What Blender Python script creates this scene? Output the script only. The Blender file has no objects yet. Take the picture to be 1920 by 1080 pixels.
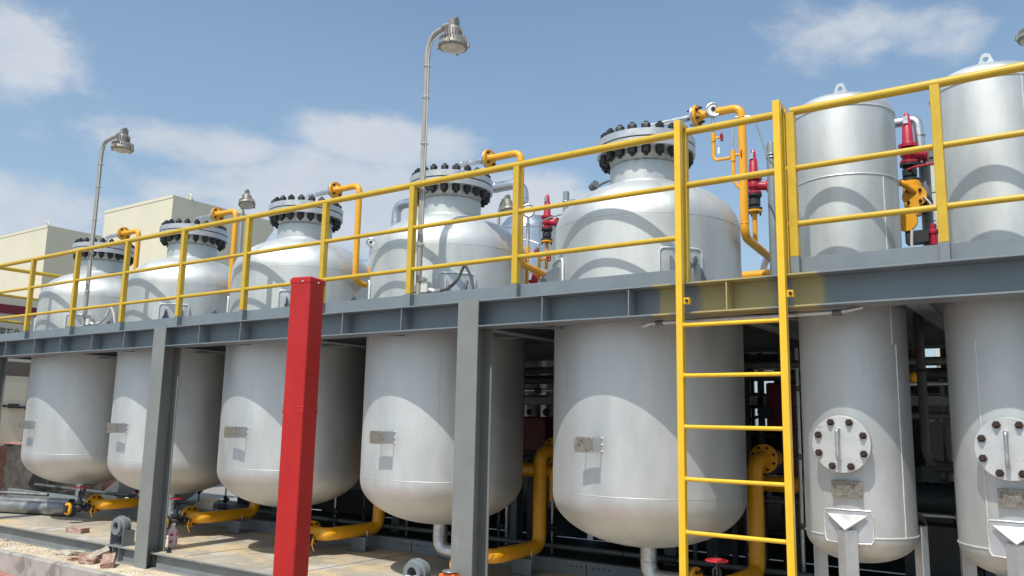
import bpy, bmesh, math, random
from mathutils import Vector, Matrix
from math import sin, cos, pi, radians as RD
random.seed(7)
SC = bpy.context.scene
COL = SC.collection

# ------------------------------------------------------------------ camera
# the camera stands at the origin of the scene; +X runs along the vessel row, +Y goes into the plant
F_PX, PITCH, YAW, ROLL = 1554.83, RD(9.2317), RD(35.1035), RD(1.1127)
fw = Vector((-sin(YAW)*cos(PITCH), cos(YAW)*cos(PITCH), sin(PITCH)))
rt = Vector((cos(YAW), sin(YAW), 0)); up = rt.cross(fw)
r2 = rt*cos(ROLL)+up*sin(ROLL); u2 = -rt*sin(ROLL)+up*cos(ROLL)
cam_d = bpy.data.cameras.new('camera'); cam = bpy.data.objects.new('camera', cam_d); COL.objects.link(cam)
M = Matrix((r2, u2, -fw)).transposed().to_4x4(); cam.matrix_world = M
cam_d.sensor_width = 36; cam_d.lens = F_PX/1920*36; cam_d.clip_start = .05; cam_d.clip_end = 3000
SC.camera = cam

# ------------------------------------------------------------------ light
SUN_EL, SUN_AZ = RD(58), RD(5)          # azimuth measured from -Y towards +X
sdir = Vector((sin(SUN_AZ)*cos(SUN_EL), -cos(SUN_AZ)*cos(SUN_EL), sin(SUN_EL)))
sl = bpy.data.lights.new('sun', 'SUN'); sl.energy = 4.2; sl.angle = RD(.53); sl.color = (1, .95, .87)
so = bpy.data.objects.new('sun', sl); COL.objects.link(so); so.rotation_euler = sdir.to_track_quat('Z', 'Y').to_euler()
so.location = (0, -20, 40)

W = bpy.data.worlds.new('World'); SC.world = W; W.use_nodes = True
nt = W.node_tree; N = nt.nodes; L = nt.links; N.clear()
def wn(t, **k):
    n = N.new(t)
    for a, b in k.items(): setattr(n, a, b)
    return n
def wm(op, a, b=None, c=None):
    n = wn('ShaderNodeMath', operation=op)
    for i, v in enumerate((a, b, c)):
        if v is None: continue
        if isinstance(v, (int, float)): n.inputs[i].default_value = v
        else: L.new(v, n.inputs[i])
    return n.outputs[0]
out = wn('ShaderNodeOutputWorld'); bg = wn('ShaderNodeBackground'); L.new(bg.outputs[0], out.inputs[0])
sky = wn('ShaderNodeTexSky', sky_type='NISHITA'); sky.sun_disc = False
sky.sun_elevation = SUN_EL; sky.sun_rotation = math.atan2(sdir.x, sdir.y)
sky.air_density = 1.0; sky.dust_density = 2.4; sky.ozone_density = 1.6; sky.altitude = 50
bg.inputs[1].default_value = .15
tc = wn('ShaderNodeTexCoord'); nrm = wn('ShaderNodeVectorMath', operation='NORMALIZE'); L.new(tc.outputs['Generated'], nrm.inputs[0])
sep = wn('ShaderNodeSeparateXYZ'); L.new(nrm.outputs[0], sep.inputs[0])
az = wm('ARCTAN2', sep.outputs[0], sep.outputs[1]); el = wm('ARCSINE', sep.outputs[2])
comb = wn('ShaderNodeCombineXYZ'); L.new(az, comb.inputs[0]); L.new(wm('MULTIPLY', el, 1.7), comb.inputs[1])
nz = wn('ShaderNodeTexNoise'); nz.inputs['Scale'].default_value = 7.5; nz.inputs['Detail'].default_value = 9; nz.inputs['Roughness'].default_value = .6
nz.inputs['Distortion'].default_value = .25; L.new(comb.outputs[0], nz.inputs['Vector'])
nz2 = wn('ShaderNodeTexNoise'); nz2.inputs['Scale'].default_value = 2.6; nz2.inputs['Detail'].default_value = 5; L.new(comb.outputs[0], nz2.inputs['Vector'])
# cloud banks: (azimuth, elevation, half width, half height, weight)
BANKS = [(-.80, .25, .30, .07, 1.05), (-.99, .30, .12, .03, .95), (-.76, .325, .12, .034, .95), (-.62, .26, .16, .06, .8),
         (-1.20, .375, .075, .04, .95), (-1.30, .33, .12, .05, .6), (-1.15, .21, .17, .045, .85), (-.23, .43, .10, .05, .8),
         (-.12, .42, .11, .045, .6), (-.27, .38, .05, .03, .4), (.35, .4, .3, .12, .8), (-1.9, .4, .4, .16, .9), (1.4, .35, .5, .15, .9), (2.8, .45, .6, .16, .9), (-2.9, .3, .4, .1, .9), (.9, .8, .3, .12, .7)]
acc = None
for a, e, w, h, g in BANKS:
    dx = wm('DIVIDE', wm('SUBTRACT', az, a), w); dy = wm('DIVIDE', wm('SUBTRACT', el, e), h)
    d2 = wm('ADD', wm('MULTIPLY', dx, dx), wm('MULTIPLY', dy, dy))
    v = wm('MULTIPLY', wm('EXPONENT', wm('MULTIPLY', d2, -.8)), g)
    acc = v if acc is None else wm('MAXIMUM', acc, v)
ns = wm('ADD', wm('MULTIPLY', wm('SUBTRACT', nz.outputs[0], .5), 1.25), wm('MULTIPLY', wm('SUBTRACT', nz2.outputs[0], .5), .6))
dens = wm('ADD', acc, ns)
mr = wn('ShaderNodeMapRange', interpolation_type='SMOOTHSTEP'); L.new(dens, mr.inputs[0])
mr.inputs[1].default_value = .36; mr.inputs[2].default_value = .80; mr.inputs[3].default_value = 0; mr.inputs[4].default_value = .84
# thin pale veil near the horizon
veil = wn('ShaderNodeMapRange', interpolation_type='SMOOTHSTEP'); L.new(el, veil.inputs[0])
veil.inputs[1].default_value = .62; veil.inputs[2].default_value = 0.0; veil.inputs[3].default_value = .10; veil.inputs[4].default_value = .50
veiln = wm('MULTIPLY', veil.outputs[0], wm('ADD', .55, wm('MULTIPLY', nz2.outputs[0], .9)))
mx1 = wn('ShaderNodeMix', data_type='RGBA'); L.new(veiln, mx1.inputs[0]); tint = wn('ShaderNodeVectorMath', operation='MULTIPLY'); L.new(sky.outputs[0], tint.inputs[0]); tint.inputs[1].default_value = (.97, 1.09, 1.09); L.new(tint.outputs[0], mx1.inputs[6]); mx1.inputs[7].default_value = (3.0, 3.95, 4.9, 1)
mx2 = wn('ShaderNodeMix', data_type='RGBA'); L.new(mr.outputs[0], mx2.inputs[0]); L.new(mx1.outputs[2], mx2.inputs[6])
shade = wn('ShaderNodeMix', data_type='RGBA'); L.new(nz.outputs[0], shade.inputs[0]); shade.inputs[6].default_value = (3.2, 3.7, 4.4, 1); shade.inputs[7].default_value = (5.3, 5.4, 5.6, 1)
L.new(shade.outputs[2], mx2.inputs[7])
L.new(mx2.outputs[2], bg.inputs[0])

SC.view_settings.view_transform = 'Standard'; SC.view_settings.look = 'None'
SC.view_settings.exposure = 0; SC.view_settings.gamma = 1
SC.render.engine = 'CYCLES'
try: SC.cycles.use_denoising = True
except Exception: pass

# ------------------------------------------------------------------ helpers
def tag(o, label=None, cat=None, group=None, kind=None):
    if label: o['label'] = label
    if cat: o['category'] = cat
    if group: o['group'] = group
    if kind: o['kind'] = kind
    return o
def thing(name, label, cat, loc=(0, 0, 0), rz=0, group=None):
    o = bpy.data.objects.new(name, None); COL.objects.link(o); o.empty_display_size = .1
    o.location = loc; o.rotation_euler = (0, 0, rz)
    return tag(o, label, cat, group)

class MB:
    def __init__(s): s.bm = bmesh.new()
    def box(s, c, d, rot=None, taper=None):
        v = []
        for x in (-.5, .5):
            for y in (-.5, .5):
                for z in (-.5, .5):
                    k = Vector((x*d[0], y*d[1], z*d[2]))
                    if taper and z > 0: k.x *= taper; k.y *= taper
                    if rot is not None: k = rot @ k
                    v.append(s.bm.verts.new(k+Vector(c)))
        for f in ((0, 1, 3, 2), (4, 6, 7, 5), (0, 4, 5, 1), (2, 3, 7, 6), (0, 2, 6, 4), (1, 5, 7, 3)):
            s.bm.faces.new([v[i] for i in f])
        return s
    def bb(s, x0, x1, y0, y1, z0, z1): return s.box(((x0+x1)/2, (y0+y1)/2, (z0+z1)/2), (abs(x1-x0), abs(y1-y0), abs(z1-z0)))
    def lathe(s, prof, n=48, o=(0, 0, 0), axis='Z', caps=True):
        """prof: list of (r, h) along the axis"""
        ax = {'Z': Matrix.Identity(3), 'X': Matrix(((0, 0, 1), (1, 0, 0), (0, 1, 0))), 'Y': Matrix(((1, 0, 0), (0, 0, 1), (0, -1, 0)))}.get(axis) if isinstance(axis, str) else axis
        o = Vector(o); rings = []
        for r, h in prof:
            if r < 1e-6: rings.append([s.bm.verts.new(ax @ Vector((0, 0, h))+o)])
            else: rings.append([s.bm.verts.new(ax @ Vector((r*cos(2*pi*i/n), r*sin(2*pi*i/n), h))+o) for i in range(n)])
        for a, b in zip(rings, rings[1:]):
            if len(a) == 1 and len(b) == 1: continue
            for i in range(n):
                j = (i+1) % n
                if len(a) == 1: s.bm.faces.new((a[0], b[j], b[i]))
                elif len(b) == 1: s.bm.faces.new((a[i], a[j], b[0]))
                else: s.bm.faces.new((a[i], a[j], b[j], b[i]))
        if caps:
            for R_, fl in ((rings[0], 1), (rings[-1], 0)):
                if len(R_) > 2: s.bm.faces.new(R_[::-1] if fl else R_)
        return s
    def cyl(s, p0, p1, r, n=16, r1=None):
        p0, p1 = Vector(p0), Vector(p1); d = p1-p0
        q = d.to_track_quat('Z', 'Y').to_matrix()
        return s.lathe([(r, 0), (r if r1 is None else r1, d.length)], n, p0, q)
    def tube(s, pts, r, n=14, bend=0, seg=7, caps=True):
        P = [Vector(p) for p in pts]
        if bend:
            Q = [P[0]]
            for a, b, c in zip(P, P[1:], P[2:]):
                u = (a-b); w = (c-b); bb = min(bend, u.length*.49, w.length*.49)
                A = b+u.normalized()*bb; C = b+w.normalized()*bb
                for k in range(seg+1):
                    t = k/seg; Q.append((1-t)**2*A+2*t*(1-t)*b+t*t*C)
            Q.append(P[-1]); P = Q
        rings = []; prev = None
        for i, p in enumerate(P):
            t = (P[min(i+1, len(P)-1)]-P[max(i-1, 0)]).normalized()
            if prev is None:
                a = t.orthogonal().normalized()
            else: a = (prev-t*prev.dot(t)).normalized()
            prev = a; b = t.cross(a)
            rings.append([s.bm.verts.new(p+(a*cos(2*pi*k/n)+b*sin(2*pi*k/n))*r) for k in range(n)])
        for a, b in zip(rings, rings[1:]):
            for k in range(n):
                j = (k+1) % n; s.bm.faces.new((a[k], a[j], b[j], b[k]))
        if caps: s.bm.faces.new(rings[0][::-1]); s.bm.faces.new(rings[-1])
        return s
    def poly(s, pts, th):
        """closed polygon extruded by vector th"""
        th = Vector(th); a = [s.bm.verts.new(Vector(p)) for p in pts]; b = [s.bm.verts.new(Vector(p)+th) for p in pts]
        n = len(a); s.bm.faces.new(a[::-1]); s.bm.faces.new(b)
        for i in range(n):
            j = (i+1) % n; s.bm.faces.new((a[i], a[j], b[j], b[i]))
        return s
    def torus(s, c, R_, r, axis='Z', n=40, m=8, a0=0, a1=2*pi):
        full = abs(a1-a0-2*pi) < 1e-6
        k = n if full else n+1
        ax = {'Z': Matrix.Identity(3), 'X': Matrix(((0, 0, 1), (1, 0, 0), (0, 1, 0))), 'Y': Matrix(((1, 0, 0), (0, 0, 1), (0, -1, 0)))}.get(axis) if isinstance(axis, str) else axis
        rings = []
        for i in range(k):
            t = a0+(a1-a0)*i/n
            rings.append([s.bm.verts.new(Vector(c)+ax @ Vector(((R_+r*cos(u))*cos(t), (R_+r*cos(u))*sin(t), r*sin(u)))) for u in [2*pi*j/m for j in range(m)]])
        for i in range(n if full else n):
            a = rings[i]; b = rings[(i+1) % k]
            for j in range(m): s.bm.faces.new((a[j], b[j], b[(j+1) % m], a[(j+1) % m]))
        if not full: s.bm.faces.new(rings[0]); s.bm.faces.new(rings[-1][::-1])
        return s
    def sphere(s, c, r, n=16, sq=(1, 1, 1)):
        prof = [(r*sin(pi*i/8), -r*cos(pi*i/8)) for i in range(9)]
        k0 = len(s.bm.verts); s.lathe(prof, n); s.bm.verts.ensure_lookup_table()
        for v in list(s.bm.verts)[k0:]: v.co = Vector((v.co.x*sq[0], v.co.y*sq[1], v.co.z*sq[2]))+Vector(c)
        return s
    def build(s, name, mat, parent=None, loc=(0, 0, 0), bevel=0, angle=35, label=None, seg=2, split=False):
        if split:
            s.bm.verts.index_update(); seen = set(); res = []
            for v0 in list(s.bm.verts):
                if v0 in seen: continue
                st = [v0]; isl = []; seen.add(v0)
                while st:
                    v = st.pop(); isl.append(v)
                    for e in v.link_edges:
                        w_ = e.other_vert(v)
                        if w_ not in seen: seen.add(w_); st.append(w_)
                m_ = MB(); mp = {v: m_.bm.verts.new(v.co) for v in isl}
                fs = {f for v in isl for f in v.link_faces}
                for f in fs: m_.bm.faces.new([mp[v] for v in f.verts])
                res.append(m_.build(name, mat, parent, loc, bevel, angle, label, seg))
            s.bm.free(); return res
        bmesh.ops.recalc_face_normals(s.bm, faces=s.bm.faces)
        me = bpy.data.meshes.new(name); s.bm.to_mesh(me); s.bm.free()
        for p in me.polygons: p.use_smooth = True
        me.set_sharp_from_angle(angle=RD(angle))
        me.materials.append(mat)
        o = bpy.data.objects.new(name, me); COL.objects.link(o); o.location = loc
        if parent: o.parent = parent
        if bevel:
            b = o.modifiers.new('bevel', 'BEVEL'); b.width = bevel; b.segments = seg; b.limit_method = 'ANGLE'; b.angle_limit = RD(40); b.harden_normals = True
        if label: o['label'] = label
        return o
def dup(o, parent=None, loc=None, label=None, rot=None):
    c = o.copy(); COL.objects.link(c)
    if parent is not None: c.parent = parent
    if loc is not None: c.location = loc
    if rot is not None: c.rotation_euler = rot
    if label: c['label'] = label
    for ch in [x for x in ALLK(o)]: dup(ch, c)
    return c
def ALLK(o): return [x for x in bpy.data.objects if x.parent == o and x != o]

# ------------------------------------------------------------------ materials
def mat(name, col, rough=.5, metal=0., var=.06, vs=6., bump=.0, bs=60., stain=None, coat=0., sx=(1, 1, 1), rvar=.08, spec=None, dent=0.):
    """principled material with low-frequency colour variation, micro bump and optional shaped stains"""
    m = bpy.data.materials.new(name); m.use_nodes = True; t = m.node_tree; n = t.nodes; l = t.links
    b = n['Principled BSDF']; b.inputs['Metallic'].default_value = metal; b.inputs['Coat Weight'].default_value = coat
    if spec is not None: b.inputs['Specular IOR Level'].default_value = spec
    tcn = n.new('ShaderNodeTexCoord'); mp = n.new('ShaderNodeMapping'); mp.inputs['Scale'].default_value = sx; l.new(tcn.outputs['Object'], mp.inputs[0])
    oi = n.new('ShaderNodeObjectInfo'); ad = n.new('ShaderNodeVectorMath'); ad.operation = 'ADD'; l.new(mp.outputs[0], ad.inputs[0])
    cv = n.new('ShaderNodeCombineXYZ'); mu = n.new('ShaderNodeMath'); mu.operation = 'MULTIPLY'; mu.inputs[1].default_value = 37; l.new(oi.outputs['Random'], mu.inputs[0])
    for i in range(3): l.new(mu.outputs[0], cv.inputs[i])
    l.new(cv.outputs[0], ad.inputs[1]); V = ad.outputs[0]
    nz = n.new('ShaderNodeTexNoise'); nz.inputs['Scale'].default_value = vs; nz.inputs['Detail'].default_value = 6; nz.inputs['Roughness'].default_value = .6; l.new(V, nz.inputs['Vector'])
    mr = n.new('ShaderNodeMapRange'); l.new(nz.outputs[0], mr.inputs[0]); mr.inputs[1].default_value = .3; mr.inputs[2].default_value = .7; mr.inputs[3].default_value = 1-var*1.6; mr.inputs[4].default_value = 1+var*.9
    vm = n.new('ShaderNodeVectorMath'); vm.operation = 'SCALE'; vm.inputs[0].default_value = col; l.new(mr.outputs[0], vm.inputs['Scale'])
    c = vm.outputs[0]
    if stain:
        for sc_, lo, hi, scol, ss in stain:
            mp2 = n.new('ShaderNodeMapping'); mp2.inputs['Scale'].default_value = ss; l.new(V, mp2.inputs[0])
            z = n.new('ShaderNodeTexNoise'); z.inputs['Scale'].default_value = sc_; z.inputs['Detail'].default_value = 7; z.inputs['Roughness'].default_value = .62; l.new(mp2.outputs[0], z.inputs['Vector'])
            r = n.new('ShaderNodeMapRange'); r.interpolation_type = 'SMOOTHSTEP'; l.new(z.outputs[0], r.inputs[0]); r.inputs[1].default_value = lo; r.inputs[2].default_value = hi
            x = n.new('ShaderNodeMix'); x.data_type = 'RGBA'; l.new(r.outputs[0], x.inputs[0]); l.new(c, x.inputs[6]); x.inputs[7].default_value = (*scol, 1); c = x.outputs[2]
    l.new(c, b.inputs['Base Color'])
    rr = n.new('ShaderNodeMapRange'); l.new(nz.outputs[0], rr.inputs[0]); rr.inputs[1].default_value = .3; rr.inputs[2].default_value = .7; rr.inputs[3].default_value = max(.02, rough-rvar); rr.inputs[4].default_value = min(1, rough+rvar)
    l.new(rr.outputs[0], b.inputs['Roughness'])
    if bump:
        z = n.new('ShaderNodeTexNoise'); z.inputs['Scale'].default_value = bs; z.inputs['Detail'].default_value = 4; l.new(V, z.inputs['Vector'])
        bp = n.new('ShaderNodeBump'); bp.inputs['Strength'].default_value = bump; bp.inputs['Distance'].default_value = .004; l.new(z.outputs[0], bp.inputs['Height']); l.new(bp.outputs[0], b.inputs['Normal'])
        if dent:
            z2 = n.new('ShaderNodeTexNoise'); z2.inputs['Scale'].default_value = 4.5; z2.inputs['Detail'].default_value = 2; l.new(V, z2.inputs['Vector'])
            b2 = n.new('ShaderNodeBump'); b2.inputs['Strength'].default_value = dent; b2.inputs['Distance'].default_value = .02; l.new(z2.outputs[0], b2.inputs['Height']); l.new(b2.outputs[0], bp.inputs['Normal'])
    return m
ONE = (1, 1, 1)
m_silver = mat('silver_paint', (.61, .636, .63), .56, .72, .09, 3.2, .22, 38, sx=(1, 1, .35), dent=.05, stain=[(7, .60, .80, (.52, .53, .52), (1, 1, .22)), (20, .66, .76, (.46, .46, .44), (1, 1, .05)), (46, .74, .79, (.30, .29, .27), (1, 1, 2))])
m_silver2 = mat('silver_paint_smooth', (.58, .605, .60), .56, .72, .09, 4, .16, 60, sx=(1, 1, .4), dent=.09, stain=[(9, .62, .80, (.48, .50, .50), (1, 1, .25)), (24, .68, .77, (.42, .41, .39), (1, 1, .08))])
m_flange = mat('flange_paint', (.55, .565, .575), .42, .6, .06, 14, .15, 70, stain=[(22, .62, .78, (.36, .35, .33), ONE)])
m_bolt = mat('black_bolt', (.022, .024, .026), .46, .25, .2, 30, .1, 120)
m_grey = mat('grey_steel_paint', (.175, .205, .225), .5, .0, .07, 5, .10, 80, dent=.1, stain=[(8, .60, .80, (.25, .26, .25), (1, 1, .5)), (38, .72, .78, (.13, .10, .075), (1, 1, .6))])
m_greycol = mat('grey_column_paint', (.195, .212, .203), .5, .0, .06, 4, .08, 80, stain=[(30, .74, .82, (.14, .12, .10), (1, 1, .4)), (6, .62, .8, (.32, .32, .30), (1, 1, .3))])
m_railing = mat('railing_yellow', (.56, .37, .025), .42, .0, .07, 9, .08, 90, dent=.15, stain=[(24, .68, .76, (.33, .20, .05), (1, 1, 1)), (60, .72, .77, (.10, .06, .03), (1, 1, 1))], coat=.1)
m_ladder = mat('ladder_yellow', (.78, .49, .025), .38, .0, .05, 9, .06, 90, dent=.1, stain=[(34, .71, .77, (.25, .15, .05), ONE), (9, .62, .8, (.66, .43, .04), ONE)], coat=.15)
m_pipe = mat('pipe_yellow', (.80, .37, .012), .40, .0, .06, 8, .06, 80, stain=[(14, .70, .84, (.45, .22, .04), ONE)], coat=.2)
m_redpost = mat('post_red', (.43, .009, .008), .45, .0, .12, 3.5, .22, 40, sx=(1, 1, .5), stain=[(42, .755, .79, (.62, .35, .33), ONE), (3, .60, .75, (.33, .006, .009), (1, 1, .3)), (60, .73, .77, (.12, .01, .01), (1, 1, .5))], coat=.05)
m_valvered = mat('valve_red', (.42, .014, .04), .42, .0, .1, 20, .1, 90, stain=[(40, .7, .78, (.2, .02, .03), ONE)], coat=.2)
m_wheel = mat('wheel_red', (.50, .018, .03), .4, .0, .1, 20, .08, 90)
m_cast = mat('dark_cast_iron', (.035, .038, .042), .55, .2, .2, 30, .3, 90)
m_castgrey = mat('grey_cast_body', (.12, .13, .135), .5, .3, .15, 25, .2, 90)
m_galv = mat('galvanised', (.60, .62, .63), .36, .85, .12, 18, .05, 60, stain=[(30, .5, .6, (.48, .50, .51), ONE)])
m_insul = mat('aluminium_cladding', (.62, .64, .66), .32, .95, .06, 7, .06, 8)
m_lamp = mat('lamp_housing', (.27, .26, .235), .5, .35, .1, 20, .15, 70)
m_pole = mat('lamp_pole_paint', (.36, .35, .32), .45, .2, .06, 8)
m_lens = mat('lamp_glass', (.55, .52, .42), .15, .0, .1, 20)
m_cable = mat('pale_cable', (.6, .6, .56), .5)
m_cream = mat('cream_panel', (.62, .585, .455), .6, .0, .03, 1.2, .04, 30, stain=[(3, .62, .85, (.58, .52, .38), (1, 1, .2))])
m_cabin = mat('cabin_panel', (.58, .55, .46), .55, .0, .04, 2, .04, 30)
m_maroon = mat('maroon_band', (.20, .015, .03), .45, .0, .08, 4)
m_concrete = mat('plinth_concrete', (.36, .35, .32), .9, .0, .12, 3, .6, 30, stain=[(2.2, .50, .60, (.20, .19, .185), (1, 1, .8)), (11, .62, .75, (.46, .44, .40), ONE)])
m_sand = mat('sandy_screed', (.56, .47, .34), .95, .0, .12, 4, .7, 45, stain=[(3, .52, .64, (.62, .56, .46), ONE), (25, .64, .74, (.28, .24, .18), ONE)])
m_deck = mat('dusty_deck', (.38, .35, .29), .7, .0, .16, 1.6, .25, 40, stain=[(1.1, .47, .60, (.55, .43, .27), (1, 1.4, 1)), (2.6, .54, .66, (.50, .47, .42), ONE), (4, .62, .74, (.33, .21, .11), ONE), (30, .68, .76, (.20, .17, .13), ONE)])
m_bottom = mat('skid_paint', (.20, .215, .22), .6, .0, .10, 4, .15, 60, stain=[(5, .58, .72, (.34, .31, .25), (1, 1, 2))])
m_brick = mat('brick_red', (.36, .21, .16), .92, .0, .2, 22, .8, 90, stain=[(14, .48, .64, (.50, .40, .34), ONE)])
m_stone = mat('broken_mortar', (.46, .41, .34), .95, .0, .15, 20, .9, 60)
m_white = mat('white_plastic', (.75, .74, .72), .5, .0, .05, 20)
m_orange = mat('orange_plastic', (.85, .16, .03), .45, .0, .05, 20)
m_black = mat('black_rubber', (.02, .02, .022), .6)
m_teal = mat('teal_paint', (.008, .032, .035), .5, .0, .1, 10)
m_plate = mat('stamped_plate', (.30, .28, .23), .42, .55, .15, 30, .5, 160, stain=[(26, .55, .62, (.12, .11, .10), (1, 1, 6))])
m_rust = mat('rusty_bolt', (.05, .032, .025), .75, .3, .3, 60, .6, 120)
m_manhole = mat('manhole_cover_paint', (.60, .61, .61), .45, .5, .05, 10, .25, 60, stain=[(20, .62, .72, (.42, .30, .20), ONE)])
m_skin = mat('bracket_clad', (.56, .58, .60), .4, .6, .06, 14, .2, 60)
m_caulk = mat('weld_bead', (.70, .72, .73), .4, .5, .08, 40, .6, 120)
m_wrap = mat('plastic_wrap', (.10, .10, .097), .25, .0, .3, 5, .9, 9, coat=.5)
m_shed = mat('shed_panel', (.52, .52, .42), .6, .0, .05, 2)
m_shedroof = mat('shed_roof', (.12, .14, .15), .5)
m_actred = mat('actuator_red', (.10, .006, .014), .5, .0, .15, 9)
m_dark = mat('dark_equipment_and_shade', (.035, .038, .04), .6, .2, .2, 6)  # also stands for shade on the rear deck and the added back wall
m_vessel = mat('dull_vessel', (.20, .21, .21), .5, .4, .1, 4)
m_black_pipe = mat('dark_pipe', (.07, .07, .075), .5, .3, .2, 9)

def glass_mat():
    m = bpy.data.materials.new('gauge_glass'); m.use_nodes = True; b = m.node_tree.nodes['Principled BSDF']
    b.inputs['Base Color'].default_value = (.55, .56, .56, 1); b.inputs['Roughness'].default_value = .08; b.inputs['Coat Weight'].default_value = 1
    return m
m_dial = glass_mat()
m_duct = mat('dusty_duct', (.33, .335, .33), .42, .85, .15, 7, .08, 12, stain=[(6, .5, .66, (.24, .235, .22), ONE)])
m_ink = mat('stamped_ink', (.13, .12, .10), .6)

# red brick paving in front of the plinth: real brick pattern
def paving():
    m = bpy.data.materials.new('red_paving'); m.use_nodes = True; t = m.node_tree; n = t.nodes; l = t.links; b = n['Principled BSDF']; b.inputs['Roughness'].default_value = .85
    g = n.new('ShaderNodeNewGeometry'); br = n.new('ShaderNodeTexBrick'); l.new(g.outputs['Position'], br.inputs['Vector'])
    br.inputs['Scale'].default_value = 1; br.inputs['Brick Width'].default_value = .2; br.inputs['Row Height'].default_value = .1; br.inputs['Mortar Size'].default_value = .004
    br.inputs['Color1'].default_value = (.36, .12, .09, 1); br.inputs['Color2'].default_value = (.42, .17, .13, 1); br.inputs['Mortar'].default_value = (.3, .26, .22, 1)
    z = n.new('ShaderNodeTexNoise'); z.inputs['Scale'].default_value = 2.5; z.inputs['Detail'].default_value = 8; l.new(g.outputs['Position'], z.inputs['Vector'])
    r = n.new('ShaderNodeMapRange'); l.new(z.outputs[0], r.inputs[0]); r.inputs[1].default_value = .4; r.inputs[2].default_value = .7; r.inputs[4].default_value = .5
    x = n.new('ShaderNodeMix'); x.data_type = 'RGBA'; l.new(r.outputs[0], x.inputs[0]); l.new(br.outputs[0], x.inputs[6]); x.inputs[7].default_value = (.46, .36, .30, 1)
    l.new(x.outputs[2], b.inputs['Base Color']); bp = n.new('ShaderNodeBump'); bp.inputs['Strength'].default_value = .5; bp.inputs['Distance'].default_value = .01; l.new(z.outputs[0], bp.inputs['Height']); l.new(bp.outputs[0], b.inputs['Normal'])
    return m
m_paving = paving()

m_yard = mat('concrete_yard', (.27, .265, .25), .9, .0, .12, .4, .3, 12)
# beam paint with the yellow overspray left around the ladder
def overspray(base):
    m = base.copy(); m.name = 'grey_paint_with_yellow_overspray'; t = m.node_tree; n = t.nodes; l = t.links; b = n['Principled BSDF']
    src = b.inputs['Base Color'].links[0].from_socket
    g = n.new('ShaderNodeNewGeometry'); sp = n.new('ShaderNodeSeparateXYZ'); l.new(g.outputs['Position'], sp.inputs[0])
    z = n.new('ShaderNodeTexNoise'); z.inputs['Scale'].default_value = 9; z.inputs['Detail'].default_value = 8; z.inputs['Roughness'].default_value = .7; l.new(g.outputs['Position'], z.inputs['Vector'])
    def blob(cx, w):
        a = n.new('ShaderNodeMath'); a.operation = 'SUBTRACT'; l.new(sp.outputs[0], a.inputs[0]); a.inputs[1].default_value = cx
        c = n.new('ShaderNodeMath'); c.operation = 'ABSOLUTE'; l.new(a.outputs[0], c.inputs[0])
        r = n.new('ShaderNodeMapRange'); r.interpolation_type = 'SMOOTHSTEP'; l.new(c.outputs[0], r.inputs[0]); r.inputs[1].default_value = w; r.inputs[2].default_value = w*.35; r.inputs[3].default_value = 0; r.inputs[4].default_value = 1
        return r.outputs[0]
    mx = n.new('ShaderNodeMath'); mx.operation = 'MAXIMUM'; l.new(blob(-1.78, .37), mx.inputs[0]); l.new(blob(-1.34, .14), mx.inputs[1])
    mx2 = n.new('ShaderNodeMath'); mx2.operation = 'MAXIMUM'; l.new(mx.outputs[0], mx2.inputs[0]); l.new(blob(-2.22, .10), mx2.inputs[1])
    mu = n.new('ShaderNodeMath'); mu.operation = 'ADD'; l.new(mx2.outputs[0], mu.inputs[0]); l.new(z.outputs[0], mu.inputs[1])
    r9 = n.new('ShaderNodeMapRange'); l.new(mu.outputs[0], r9.inputs[0]); r9.inputs[1].default_value = .86; r9.inputs[2].default_value = 1.3; r9.inputs[4].default_value = .42; mu = r9
    x = n.new('ShaderNodeMix'); x.data_type = 'RGBA'; l.new(mu.outputs[0], x.inputs[0]); l.new(src, x.inputs[6]); x.inputs[7].default_value = (.62, .46, .05, 1)
    l.new(x.outputs[2], b.inputs['Base Color']); return m
m_beam = overspray(m_grey)

# ------------------------------------------------------------------ setting
GZ = -1.68
def struct(o): o['kind'] = 'structure'; return o
g = MB(); g.bb(-400, 400, -400, 400, GZ-.5, GZ); struct(g.build('ground', m_yard))
g = MB(); g.bb(-60, 30, 2.9, 4.459, GZ+.001, GZ+.005); struct(g.build('paving', m_paving))
# concrete plinth
g = MB(); g.poly([(-30, 4.46, GZ+.002), (-30, 4.46, -1.475), (-30, 4.48, -1.464), (-30, 9.2, -1.464), (-30, 9.2, GZ+.002)], (36, 0, 0))
struct(g.build('concrete_plinth', m_concrete, bevel=.006))
g = MB(); g.bb(-29.9, 5.9, 4.53, 9.0, -1.4639, -1.4595); struct(g.build('sand_layer', m_sand))

# ------------------------------------------------------------------ skid base
YF = 4.86
X5, YC, RT, SP = -2.807, 5.819, .7144, 2.0027
TX = [X5-(4-i)*SP for i in range(5)]
sk = thing('skid_base', 'long grey steel skid with a dusty stained deck that carries all the vessels', 'skid', (0, 4.86, -1.459))
def loc(b): return b
def child(b, name, m, root, **k):
    """geometry written in world coordinates, stored relative to root"""
    rl = root.location
    if root.rotation_euler.z: raise ValueError
    for v in b.bm.verts: v.co -= rl
    return b.build(name, m, root, **k)
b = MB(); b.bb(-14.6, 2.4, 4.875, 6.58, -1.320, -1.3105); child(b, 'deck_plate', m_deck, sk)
b = MB(); b.bb(-12.2, 2.4, 6.582, 8.6, -1.320, -1.3105); child(b, 'rear_deck_plate', m_dark, sk)  # same deck coloured near black, standing for shade and cutting bounce light
b = MB(); b.bb(-14.6, 2.4, 4.85, 4.925, -1.3215, -1.312); b.bb(-14.6, 2.4, 4.85, 4.925, -1.4585, -1.449); b.bb(-14.6, 2.4, 4.905, 4.913, -1.4488, -1.3217)
child(b, 'edge_channel', m_bottom, sk, bevel=.002)
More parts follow.
